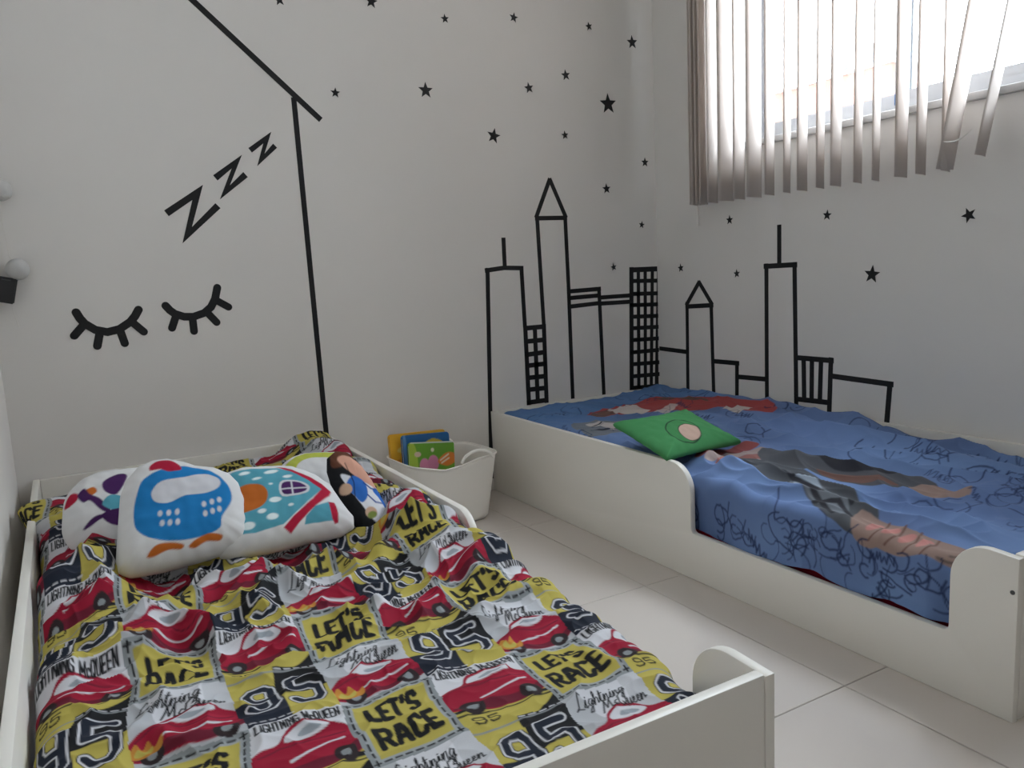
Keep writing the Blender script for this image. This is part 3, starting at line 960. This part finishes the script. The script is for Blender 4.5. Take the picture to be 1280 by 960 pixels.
def spread_print(u, v):
    p = Print(u, v, BLUE, .0016)
    n = pnoise(u * 3, v * 2.2, 31) + .5 * pnoise(u * 8, v * 6, 32)
    p.c *= (1 + .30 * n)[:, None]
    p.c += (smooth(-v, .9, 1.6) * .5 * np.clip(n, 0, 1))[:, None] * np.array((.05, .10, .10))
    hd = smooth(v, -.62, -.25)[:, None]
    p.c[:] = p.c * (1 - .6 * hd) + np.array((.075, .19, .40)) * .6 * hd
    RD, CRM, BRN, DK, MID, TAN, PNK = (.36, .07, .07), (.55, .50, .48), (.16, .085, .07), (.035, .036, .045), (.17, .19, .22), (.30, .21, .18), (.50, .22, .20)
    # bands of red, cream and brown at the head
    p.blob([(.90, -.30), (1.10, -.26), (1.32, -.31), (1.41, -.46), (1.40, -.74), (1.31, -.78), (1.27, -.58), (1.08, -.43), (.88, -.39)], RD)
    p.blob([(.89, -.32), (.99, -.29), (1.03, -.33), (.98, -.38), (.88, -.39)], BRN)
    p.poly([(1.00, -.30), (1.12, -.27), (1.11, -.42), (1.04, -.45), (.98, -.38)], CRM)
    p.poly([(1.10, -.45), (1.22, -.40), (1.24, -.43), (1.12, -.50)], CRM, .8)
    p.blob([(1.22, -.30), (1.36, -.36), (1.36, -.46), (1.26, -.40)], BRN)
    p.poly([(1.27, -.62), (1.37, -.60), (1.36, -.68), (1.27, -.70)], CRM)
    p.blob([(.76, -.42), (.88, -.46), (.93, -.57), (.82, -.68), (.70, -.62)], MID)
    p.blob([(.80, -.45), (.88, -.50), (.88, -.57), (.80, -.60)], CRM, .8)
    p.stroke([[(.76, -.50), (.86, -.48), (.92, -.58)], [(.74, -.56), (.84, -.60), (.88, -.64)]], .01, DK)
    # red and cream stripes right of the cushion
    for k in range(5):
        y = -.98 - .045 * k
        p.blob([(.80, y), (.92, y + .03), (1.02, y - .02), (1.01, y - .05), (.92, y - .015), (.81, y - .04)], ((.25, .07, .07), (.36, .28, .27), (.30, .13, .12), (.38, .31, .30), BRN)[k])
    p.blob([(.99, -1.05), (1.08, -1.10), (1.13, -1.34), (1.13, -1.50), (1.05, -1.53), (1.00, -1.46), (.98, -1.31), (.92, -1.17)], (.09, .095, .11))
    p.blob([(1.05, -1.18), (1.11, -1.30), (1.10, -1.42), (1.05, -1.36), (1.03, -1.26)], DK)
    p.blob([(1.00, -1.24), (1.03, -1.34), (1.05, -1.46), (1.01, -1.42), (.985, -1.30)], BRN)
    p.blob([(1.06, -1.48), (1.12, -1.50), (1.11, -1.60), (1.06, -1.62), (1.03, -1.54)], TAN)
    # long grey shape running to the foot, then a tapering banded one
    p.blob([(.85, -1.10), (.93, -1.15), (.92, -1.32), (.87, -1.46), (.79, -1.58), (.73, -1.63), (.67, -1.62), (.67, -1.54), (.74, -1.42), (.77, -1.28)], (.085, .092, .105))
    p.blob([(.84, -1.32), (.83, -1.42), (.74, -1.55), (.69, -1.56), (.73, -1.45), (.78, -1.34)], MID)
    p.ell(.82, -1.37, .026, .055, (.36, .42, .50), -.5)
    p.stroke([[(.78, -1.30), (.75, -1.44), (.69, -1.54)], [(.88, -1.20), (.83, -1.32), (.82, -1.44), (.75, -1.55)], [(.70, -1.60), (.74, -1.52), (.72, -1.47)]], .012, DK)
    p.blob([(.66, -1.61), (.745, -1.58), (.745, -1.70), (.76, -1.82), (.76, -1.93), (.66, -1.93), (.675, -1.80), (.66, -1.70)], TAN)
    for k in range(4):
        y = -1.625 - .036 * k
        p.blob([(.690, y), (.715, y + .006), (.735, y - .004), (.73, y - .018), (.70, y - .014)], PNK)
        p.stroke([[(.67, y - .018), (.71, y - .026), (.75, y - .018)]], .004, BRN)
    for k in range(5):
        p.stroke([[(.68 + .016 * k, -1.78 - .02 * k), (.69 + .012 * k, -1.86), (.68 + .015 * k, -1.92)]], .005, (.16, .12, .11))
    # loose pen-line doodles
    rnd = random.Random(5)
    spots = []
    for _ in range(80):
        spots.append((rnd.uniform(.60, 1.46), rnd.uniform(-1.9, -.15)))
    for _ in range(60):
        spots.append((rnd.uniform(.96, 1.46), rnd.uniform(-1.9, -1.2)))
    for _ in range(26):
        spots.append((rnd.uniform(.58, .64), rnd.uniform(-1.85, -1.16)))
    for sx, sy in spots:
        lines = []
        kind = rnd.random()
        sc = rnd.uniform(.5, 1.2) * (.7 if sx < .645 else 1)
        if kind < .5:
            for _ in range(rnd.randint(2, 4)):
                a, x, y, k = rnd.uniform(0, 6.28), sx + rnd.uniform(-.03, .03), sy + rnd.uniform(-.03, .03), rnd.uniform(-.6, .6)
                l = [(x, y)]
                for _ in range(8):
                    a += k + rnd.uniform(-.25, .25)
                    x += .014 * sc * math.cos(a)
                    y += .014 * sc * math.sin(a)
                    l.append((x, y))
                lines.append(l)
        elif kind < .8:
            x, y = sx, sy
            a = rnd.uniform(-2.4, -.8)
            l = []
            for k in range(12):
                l.append((x + .012 * sc * (1 if k % 2 else -1) + rnd.uniform(-.004, .004), y + rnd.uniform(-.006, .006)))
                x += .008 * sc * math.cos(a)
                y += .008 * sc * math.sin(a)
            lines.append(l)
        else:
            r = .022 * sc
            lines.append([(sx + r * (1 + .2 * math.sin(3 * t)) * math.cos(t), sy + 1.5 * r * math.sin(t)) for t in [i * .5 for i in range(13)]])
            lines.append([(sx - r, sy - 2.2 * r), (sx, sy - 1.4 * r), (sx + 1.4 * r, sy - 2.0 * r)])
        if (.66 < sx < .92 and -1.62 < sy < -.98) or (.66 < sx < .78 and sy < -1.55) or (.86 < sx < 1.16 and -1.6 < sy < -1.04):
            continue
        p.stroke(lines, rnd.choice((.0022, .003, .004)), (.018, .03, .085), .85)
    return np.clip(p.c, .004, 1)


NR, NC = 760, 420
Yr = np.linspace(-.024, -1.931, NR)
Yg, Qg = np.meshgrid(Yr, np.linspace(0, 1, NC), indexing='ij')
gapm = smooth(-Yg, 1.125, 1.20) * smooth(Yg, -1.815, -1.77)
xl = .686 - .019 * gapm + .006 * pnoise(Yg * 8, Yg * 0, 41) * gapm
xr = 1.478 + 0 * Yg
R_ = .035
eL, eR = .17, .06
drop = .075 + .018 * pnoise(Yg * 6, Yg * 0, 44)
tl = np.clip((eL - Qg) / eL, 0, 1)
tr_ = np.clip((Qg - (1 - eR)) / eR, 0, 1)
tm = np.clip((Qg - eL) / (1 - eL - eR), 0, 1)
Xf = (xl + R_) + (xr - R_ - xl - R_) * tm
arcL = R_ * math.pi / 2
sL = tl * (arcL + .09)
ph = np.clip(sL / arcL, 0, 1) * math.pi / 2
down = np.clip(sL - arcL, 0, None)
phr = tr_ * math.radians(100)
X = Xf - R_ * np.sin(ph) + R_ * np.sin(phr)
wave = .006 * np.sin(Yg * 38 + 3 * pnoise(Yg * 5, Yg * 0, 42)) * np.clip(down / .08, 0, 1)
X = X + .010 * np.clip(down / .07, 0, 1) - np.minimum(0, wave) * 1.3
top = spread_top(np.clip(X, .70, 1.47), Yg)
hem = .128 + .004 * pnoise(Yg * 5 + 3, Yg * 0, 43) + .014 * gauss(Yg, -1.50, .07) + .008 * gauss(Yg, -1.72, .05)
Zs = top - R_ * (1 - np.cos(ph)) - R_ * (1 - np.cos(phr))
k = np.clip(down / .09, 0, 1)
Z = Zs * (1 - k) + hem * k
Z = np.where(down > 0, Z, Zs)
Z = Z - .03 * smooth(-Yg, 1.90, 1.931) - .02 * smooth(Yg, -.05, -.024)
U = Xf - sL + phr * R_
cc = spread_print((U + .006 * pnoise(X * 9, Yg * 9, 51)).ravel(), (Yg + .008 * pnoise(X * 9, Yg * 9, 52)).ravel())
me = grid_mesh('blue_bedspread', np.stack([X, Yg, Z], -1), cc)
tag(link('blue_bedspread', me, MAT['fabric']), 'rumpled blue bedspread with pen doodles and grey, red and tan figures', 'bedspread')

# ------------------------------------------------------------------ cushions


def cushion(name, outline, thick, loc, rot, paint, label, base=(.68, .675, .675), flat=3.2, sag=0.0, n_r=64, n_t=220, group=None, ripple=.002):
    """Stuffed cushion: outline (x, y) in its own plane, both faces domed, print on the front."""
    o2 = np.asarray(outline, float)
    cl = np.vstack([o2, o2[:1]])
    seg = np.hypot(*np.diff(cl, axis=0).T)
    cum = np.concatenate([[0], np.cumsum(seg)])
    tt = np.linspace(0, cum[-1], n_t, endpoint=False)
    ox, oy = np.interp(tt, cum, cl[:, 0]), np.interp(tt, cum, cl[:, 1])
    cx, cy = o2.mean(0)
    rho = np.concatenate([np.linspace(.0, .9, n_r - 10, endpoint=False), np.linspace(.9, 1, 10)])
    rows = []
    for side in (1, -1):
        for r in (rho if side == 1 else rho[::-1][1:]):
            x, y = cx + (ox - cx) * r, cy + (oy - cy) * r
            z = side * thick / 2 * max(0, 1 - r ** flat) ** .55
            wr = ripple * pnoise(x * 40, y * 40, 61 + side) * (1 - r) ** .2 + ripple * .8 * np.sin(np.arange(n_t) * 2 * math.pi / n_t * 26) * r ** 6 * (1 - r) ** .5 * 2
            rows.append(np.stack([x, y, z + wr * (1 if r < 1 else 0) - sag * (x ** 2)], -1))
    P = np.array(rows)
    p = Print(P[..., 0].ravel(), P[..., 1].ravel(), base, .0012)
    front = (np.arange(len(rows)) < n_r)
    paint(p)
    c = p.c.reshape(len(rows), n_t, 3)
    c[~front] = base
    me = grid_mesh(name, P, c.reshape(-1, 3), close_u=True)
    o = link(name, me, MAT['plush'])
    o.location = loc
    tilt, roll, yaw = [math.radians(a) for a in rot]
    m3 = Matrix.Rotation(yaw, 3, 'Z') @ Matrix.Rotation(tilt, 3, 'X') @ Matrix.Rotation(roll, 3, 'Z')
    o.rotation_euler = m3.to_euler()
    return tag(o, label, 'cushion', group)


def rounded(w, h, r, n=8, bulge=0.0):
    p = arc(w / 2 - r, h / 2 - r, r, 0, 90, n) + arc(-w / 2 + r, h / 2 - r, r, 90, 180, n) + arc(-w / 2 + r, -h / 2 + r, r, 180, 270, n) + arc(w / 2 - r, -h / 2 + r, r, 270, 360, n)
    return p


def pillow_corner(w, h, pinch=.10, n=16):
    """Square scatter cushion with drawn-in sides and pointed corners."""
    out = []
    c = [(w / 2, h / 2), (-w / 2, h / 2), (-w / 2, -h / 2), (w / 2, -h / 2)]
    for k in range(4):
        a, b = Vector(c[k]), Vector(c[(k + 1) % 4])
        d = b - a
        nrm = Vector((-d.y, d.x)).normalized()
        for i in range(n):
            t = i / n
            out.append(tuple(a + d * t + nrm * (pinch * d.length * .35 * math.sin(math.pi * t) ** .8)))
    return out


CG = 'cushions on the racing duvet'
CBL, CTQ, CRED, COR, CPUR = (.015, .19, .47), (.09, .33, .42), (.40, .012, .04), (.50, .13, .02), (.065, .018, .10)


def px(pts, ox, oy, s):
    return [((x - ox) * s, (oy - y) * s) for x, y in pts]


# blue print on white, the bird itself is not drawn: rounded blue field, red, white and orange patches
def paint_blue(p):
    s, ox, oy = .00035, 800, 490
    q = lambda L: px(L, ox, oy, s)
    p.blob(q([(560, 300), (660, 235), (800, 205), (940, 240), (1040, 340), (1065, 450), (1010, 570), (1000, 640), (900, 690), (780, 715), (640, 705), (545, 640), (520, 520), (530, 400)]), CBL)
    p.blob(q([(590, 240), (590, 190), (640, 150), (700, 150), (750, 190), (765, 240), (700, 255), (650, 235)]), CRED)
    p.blob(q([(610, 400), (660, 330), (780, 300), (900, 270), (985, 300), (990, 360), (920, 410), (800, 430), (700, 480), (630, 465)]), WHT)
    for cx, cy in ((665, 550), (712, 545), (758, 540), (680, 612), (722, 608), (764, 604), (905, 490), (950, 472), (992, 456), (915, 552), (956, 536), (994, 520)):
        x, y = q([(cx, cy)])[0]
        p.ell(x, y, 13 * s, 20 * s, WHT)
    p.blob(q([(610, 800), (650, 745), (720, 725), (800, 735), (790, 760), (720, 765), (650, 800)]), COR)
    p.blob(q([(830, 745), (880, 700), (950, 670), (1015, 680), (1000, 710), (930, 715), (870, 750)]), COR)


s_, ox_, oy_ = .00037, 800, 500
out = px([(480, 850), (462, 780), (455, 560), (450, 380), (470, 280), (530, 185), (600, 145), (680, 130), (770, 150), (850, 180), (950, 190), (1040, 230), (1100, 300), (1150, 430), (1178, 560), (1180, 660), (1160, 700), (1090, 730), (900, 790), (700, 845), (540, 872)], ox_, oy_, s_)
cushion('cushion', out, .105, (-.552, -.876, .360), (48, -11, -1), paint_blue, 'white plush cushion with a big blue rounded print, front of the cushions', group=CG)


# house cushion, drawn lying on its side
def paint_house(p):
    s, ox, oy = .00035, 545, 462
    q = lambda L: px(L, ox, oy, s)
    p.poly(q([(120, 330), (135, 260), (200, 205), (320, 190), (480, 195), (620, 250), (760, 375), (620, 520), (500, 640), (330, 690), (205, 700), (190, 560)]), CTQ)
    p.poly(q([(640, 590), (700, 520), (790, 480), (830, 485), (840, 610), (630, 640)]), CTQ)
    p.poly(q([(470, 182), (530, 185), (700, 280), (820, 385), (800, 430), (700, 520), (600, 625), (545, 695), (500, 660), (560, 590), (690, 460), (752, 378), (660, 300), (560, 230)]), CRED)
    p.poly(q([(790, 482), (830, 482), (848, 560), (846, 620), (822, 632), (806, 600)]), CRED)
    p.blob(q([(170, 450), (200, 380), (280, 335), (370, 345), (410, 410), (390, 490), (310, 540), (190, 550)]), COR)
    x, y = q([(232, 383)])[0]
    p.ell(x, y, 15 * s, 17 * s, (.66, .40, .2))
    p.blob(q([(490, 330), (580, 312), (660, 345), (675, 380), (640, 420), (500, 440)]), WHT)
    p.blob(q([(503, 340), (580, 325), (640, 350), (658, 378), (630, 408), (512, 426)]), CPUR)
    p.stroke([q([(560, 320), (566, 425)]), q([(495, 386), (665, 372)])], 10 * s, WHT)
    for cx, cy, rx, ry in ((274, 237, 34, 16), (440, 232, 44, 18), (540, 278, 30, 13), (348, 292, 28, 11), (192, 312, 34, 22), (432, 340, 13, 8), (456, 464, 38, 20), (550, 506, 17, 10), (372, 548, 26, 16), (435, 588, 36, 22), (288, 645, 42, 26)):
        x, y = q([(cx, cy)])[0]
        p.ell(x, y, rx * s, ry * s, (.72, .80, .80), .2)


out = px([(110, 300), (130, 225), (230, 180), (470, 165), (560, 175), (700, 240), (800, 330), (840, 420), (880, 500), (925, 580), (920, 650), (840, 700), (620, 745), (420, 790), (210, 825), (110, 815), (85, 700), (90, 480)], 515, 500, .00036)
cushion('cushion', out, .095, (-.336, -.885, .331), (42, -11, 0), paint_house, 'white plush cushion printed with a turquoise house with red roof', group=CG)


def paint_purple(p):
    p.blob([(-.140, .018), (-.128, .046), (-.112, .040), (-.112, .022), (-.130, .010)], CRED)
    p.blob([(-.098, .040), (-.080, .050), (-.072, .034), (-.090, .022)], COR)
    p.blob([(-.112, .034), (-.098, .050), (-.086, .030), (-.062, .010), (-.040, -.030), (-.060, -.020), (-.085, .012), (-.100, .012)], CPUR)
    p.blob([(-.060, .060), (-.030, .080), (-.010, .070), (-.030, .020), (-.055, .030)], CPUR)
    p.blob([(-.060, -.004), (-.045, .018), (-.02, .01), (-.03, -.025)], CTQ)
    p.blob([(-.098, -.058), (-.080, -.036), (-.058, -.030), (-.03, -.040), (-.060, -.040), (-.085, -.056)], CPUR)
    p.blob([(-.060, -.030), (-.02, -.020), (-.02, -.06), (-.045, -.055)], CPUR)
    p.blob([(.080, .085), (.100, .104), (.122, .090), (.105, .080)], (.16, .08, .18))


out = [(x * 1.0, y * 1.0) for x, y in rounded(.29, .235, .095, 10)]
cushion('cushion', out, .10, (-.640, -.690, .340), (42, -4, -4), paint_purple, 'white plush cushion with purple, red and orange print, behind the blue one', group=CG)


def paint_lime(p):
    p.blob([(-.09, .055), (-.05, .092), (.02, .098), (.075, .075), (.095, .02), (.075, .02), (.045, .06), (-.01, .074), (-.05, .062), (-.07, .03)], (.46, .50, .08))
    p.blob([(-.01, .102), (.05, .096), (.09, .06), (.102, .02), (.108, .05), (.09, .09), (.05, .107)], (.30, .48, .42))


cushion('cushion', rounded(.23, .22, .09, 10), .085, (-.210, -.720, .322), (42, -6, -8), paint_lime, 'white plush cushion with lime green edge, half hidden behind the house cushion', group=CG)


def paint_doll(p):
    p.u, p.v = p.u / 1.05, p.v / 1.08
    p.blob([(-.030, .075), (-.010, .115), (.020, .110), (.022, .085), (-.004, .066)], (.12, .045, .025))
    p.blob([(-.012, .086), (.012, .092), (.036, .062), (.052, .010), (.050, -.012), (.032, .0), (.006, .036)], (.62, .33, .24))
    p.blob([(-.022, .048), (.000, .034), (.034, .0), (.052, -.030), (.050, -.085), (.010, -.085), (-.008, -.030), (-.018, .010)], (.74, .76, .80))
    p.blob([(-.022, .018), (.002, .036), (.022, .014), (.016, -.018), (-.004, -.030), (-.014, -.008)], (.03, .14, .48))
    p.blob([(.032, -.010), (.052, -.014), (.054, -.080), (.046, -.088), (.040, -.040)], (.03, .14, .48))
    p.stroke([[(.016, -.018), (.026, -.040), (.040, -.046)], [(.020, .012), (.030, -.006), (.048, -.012)]], .0035, (.02, .06, .26))
    for x, y in ((-.024, .012), (.006, -.058), (.034, -.092)):
        p.ell(x, y, .0135, .013, (.60, .40, .28))
    p.ell(.006, -.064, .011, .008, (.20, .26, .06))
    p.stroke([[(.0, .072), (-.002, .02), (-.02, -.03), (.0, -.09)]], .002, BLK)


out = [(x * .9, y * .95) for x, y in [(-.045, .085), (-.030, .118), (0, .130), (.028, .118), (.048, .075), (.058, .02), (.062, -.05), (.064, -.11), (.045, -.125), (0, -.12), (-.03, -.11), (-.042, -.06), (-.046, 0), (-.050, .05)]]
d = cushion('cushion', out, .055, (-.166, -.858, .330), (52, 8, 2), paint_doll, 'slim black doll-shaped cushion with a blue and white dress', base=BLK, group=CG, n_r=50, n_t=160)
me = grid_mesh('care_tag', np.array([[(-.046, -.012, .004), (-.068, -.006, .007)], [(-.046, -.034, .004), (-.066, -.030, .007)]]))
tg = bpy.data.objects.new('care_tag', me)
me.materials.append(MAT['white_sheet'])
COL.objects.link(tg)
tg.parent = d


# green cushion: cartoon face left out, only its ring and patch of colours
GRN = (.06, .25, .09)


def paint_green(p):
    p.ell(-.020, -.034, .066, .052, (.012, .03, .02), .5)
    p.ell(-.020, -.034, .0625, .0485, (.055, .23, .08), .5)
    p.ell(-.006, -.046, .046, .034, (.012, .02, .02), .5)
    p.ell(-.006, -.046, .0435, .0315, (.55, .38, .31), .5)


cushion('cushion', pillow_corner(.315, .225, .06), .07, (.803, -.912, .348), (18, -3, 9), paint_green, 'bright green square cushion with a round emblem on the blue bedspread', base=GRN, flat=2.0)

# ------------------------------------------------------------------ storage tub with books
TB = empty('storage_tub', (.36, -.235, 0), 'white plastic storage tub with handle, full of books, between the beds', 'tub')
TBR = Matrix.Rotation(math.radians(4), 3, 'Z')
TC = Vector((.352, -.215, 0))


def tub_ring(w, d, z, dip=0.0, n=64, r=.07):
    out = []
    for k in range(n):
        a = 2 * math.pi * k / n
        e = .42
        c, s = math.cos(a), math.sin(a)
        x = w / 2 * math.copysign(abs(c) ** e, c)
        y = d / 2 * math.copysign(abs(s) ** e, s)
        zz = z - dip * math.exp(-((x + .045) / .075) ** 2) * (abs(y) / (d / 2)) ** 3
        p = TBR @ Vector((x, y, 0)) + TC
        out.append((p.x, p.y, zz))
    return out


rows = [tub_ring(.235, .185, .012), tub_ring(.252, .200, .002), tub_ring(.268, .215, .012)]
for t in np.linspace(.06, 1, 14):
    rows.append(tub_ring(.268 + .062 * t, .215 + .062 * t, .012 + .218 * t, .022 * t ** 3))
rows.append(tub_ring(.326, .273, .2295, .022))
for t in np.linspace(.97, .06, 10):
    rows.append(tub_ring(.260 + .062 * t, .207 + .062 * t, .012 + .218 * t, .022 * t ** 3))
rows.append(tub_ring(.23, .18, .018))
rows.append(tub_ring(.02, .02, .018))
link('body', grid_mesh('body', np.array(rows), close_u=True), MAT['plastic'], TB)
rim = tub_ring(.332, .279, .231, .022)
tube('rim', rim + [rim[0]], .0032, MAT['plastic'], TB, 8)
hp = []
for sgn, nm in ((-1, 'handle'), (1, 'handle')):
    hp = []
    for i in range(15):
        t = i / 14
        x = .0 + .125 * t
        p = TBR @ Vector((x, sgn * .137, 0)) + TC
        hp.append((p.x, p.y, .222 + .034 * math.sin(math.pi * t) ** .55))
    bm = bmesh.new()
    tube_bm(bm, hp, .0052, 10)
    bm_obj(nm, bm, MAT['plastic'], TB, auto=60)


def book(w, h, t, loc, rot, col, paint, label):
    b = empty('picture_book', (0, 0, 0), label, 'book', 'picture books in the tub')
    n, m_ = 90, 70
    for nm, y0 in (('front_cover', -t / 2), ('back_cover', t / 2)):
        s = -1 if y0 < 0 else 1
        xs_, zs_ = np.linspace(-w / 2, w / 2, n), np.linspace(-h / 2, h / 2, m_)
        zg, xg = np.meshgrid(zs_, xs_, indexing='ij')
        cr = .012
        # rounded corners: pull the corner vertices in
        ax, az = np.abs(xg) - (w / 2 - cr), np.abs(zg) - (h / 2 - cr)
        k_ = np.where((ax > 0) & (az > 0), np.hypot(ax, az) / cr, 0)
        f_ = np.where(k_ > 1, 1 / np.maximum(k_, 1), 1)
        xg2 = np.where(f_ < 1, np.sign(xg) * (w / 2 - cr + ax * f_), xg)
        zg2 = np.where(f_ < 1, np.sign(zg) * (h / 2 - cr + az * f_), zg)
        P = np.stack([xg2, np.full_like(xg2, y0), zg2], -1)
        p = Print(P[..., 0].ravel(), P[..., 2].ravel(), col, .001)
        if s < 0:
            paint(p)
        me = grid_mesh(nm, P, p.c)
        o = bpy.data.objects.new(nm, me)
        me.materials.append(MAT['cover'])
        COL.objects.link(o)
        o.parent = b
        md = o.modifiers.new('thickness', 'SOLIDIFY')
        md.thickness = .002
    bm = bmesh.new()
    add_box(bm, -w / 2 + .003, w / 2 - .003, -t / 2 + .0015, t / 2 - .0015, -h / 2 + .003, h / 2 - .003)
    bmesh.ops.bevel(bm, geom=[e for e in bm.edges if abs(e.verts[0].co.y - e.verts[1].co.y) > t * .5], offset=.010, segments=4, affect='EDGES')
    o = bm_obj('pages', bm, MAT['paper'])
    o.parent = b
    b.location = loc
    b.rotation_euler = [math.radians(a) for a in rot]
    return b


def paint_gbook(p):
    p.blob([(-.085, -.06), (-.085, .09), (-.06, .085), (-.05, .0), (-.06, -.08)], (.35, .50, .05))
    p.blob([(-.02, .02), (.03, .05), (.09, .085), (.09, .045), (.03, .025)], (.12, .36, .03))
    p.ell(-.052, .058, .012, .009, (.70, .52, .42))
    p.ell(.002, .072, .006, .007, (.72, .72, .55))
    p.ell(-.028, .018, .018, .026, (.62, .22, .36))
    p.ell(.004, .026, .020, .028, (.58, .20, .34))
    p.blob([(.02, .03), (.05, .06), (.082, .058), (.085, .03), (.055, .015)], (.68, .20, .03))
    p.stroke([[(.03, .035), (.06, .055)], [(.035, .026), (.062, .042)]], .005, (.74, .66, .5))
    p.blob([(-.06, -.03), (.0, -.005), (.08, .0), (.085, -.05), (0, -.06)], (.50, .20, .06))
    p.stroke([[(-.084, .098), (.084, .098)]], .004, WHT)


def paint_bbook(p):
    p.blob([(-.02, .07), (.02, .098), (.06, .085), (.05, .06)], (.62, .50, .05))
    p.stroke([[(-.06, .05), (-.05, .085), (-.04, .05), (-.03, .085)]], .004, (.10, .36, .60))
    p.blob([(-.085, .1), (-.08, -.1), (-.07, -.1), (-.074, .1)], (.10, .25, .5))


def paint_ybook(p):
    p.blob([(-.10, .0), (-.07, .03), (-.06, -.06), (-.10, -.08)], (.62, .22, .02))
    p.blob([(-.08, .06), (-.06, .075), (-.05, .05)], (.75, .60, .15))


book(.165, .20, .016, (.316, -.205, .176), (-12, 6, -4), (.13, .33, .03), paint_gbook, 'green picture book with pink and orange pictures, frontmost in the tub')
book(.175, .235, .016, (.318, -.165, .181), (-11, 3, -2), (.015, .12, .32), paint_bbook, 'blue picture book standing behind the green one in the tub')
book(.21, .24, .014, (.300, -.137, .183), (-10, 2, -2), (.72, .38, .02), paint_ybook, 'yellow picture book rearmost in the tub, showing left of the blue one')
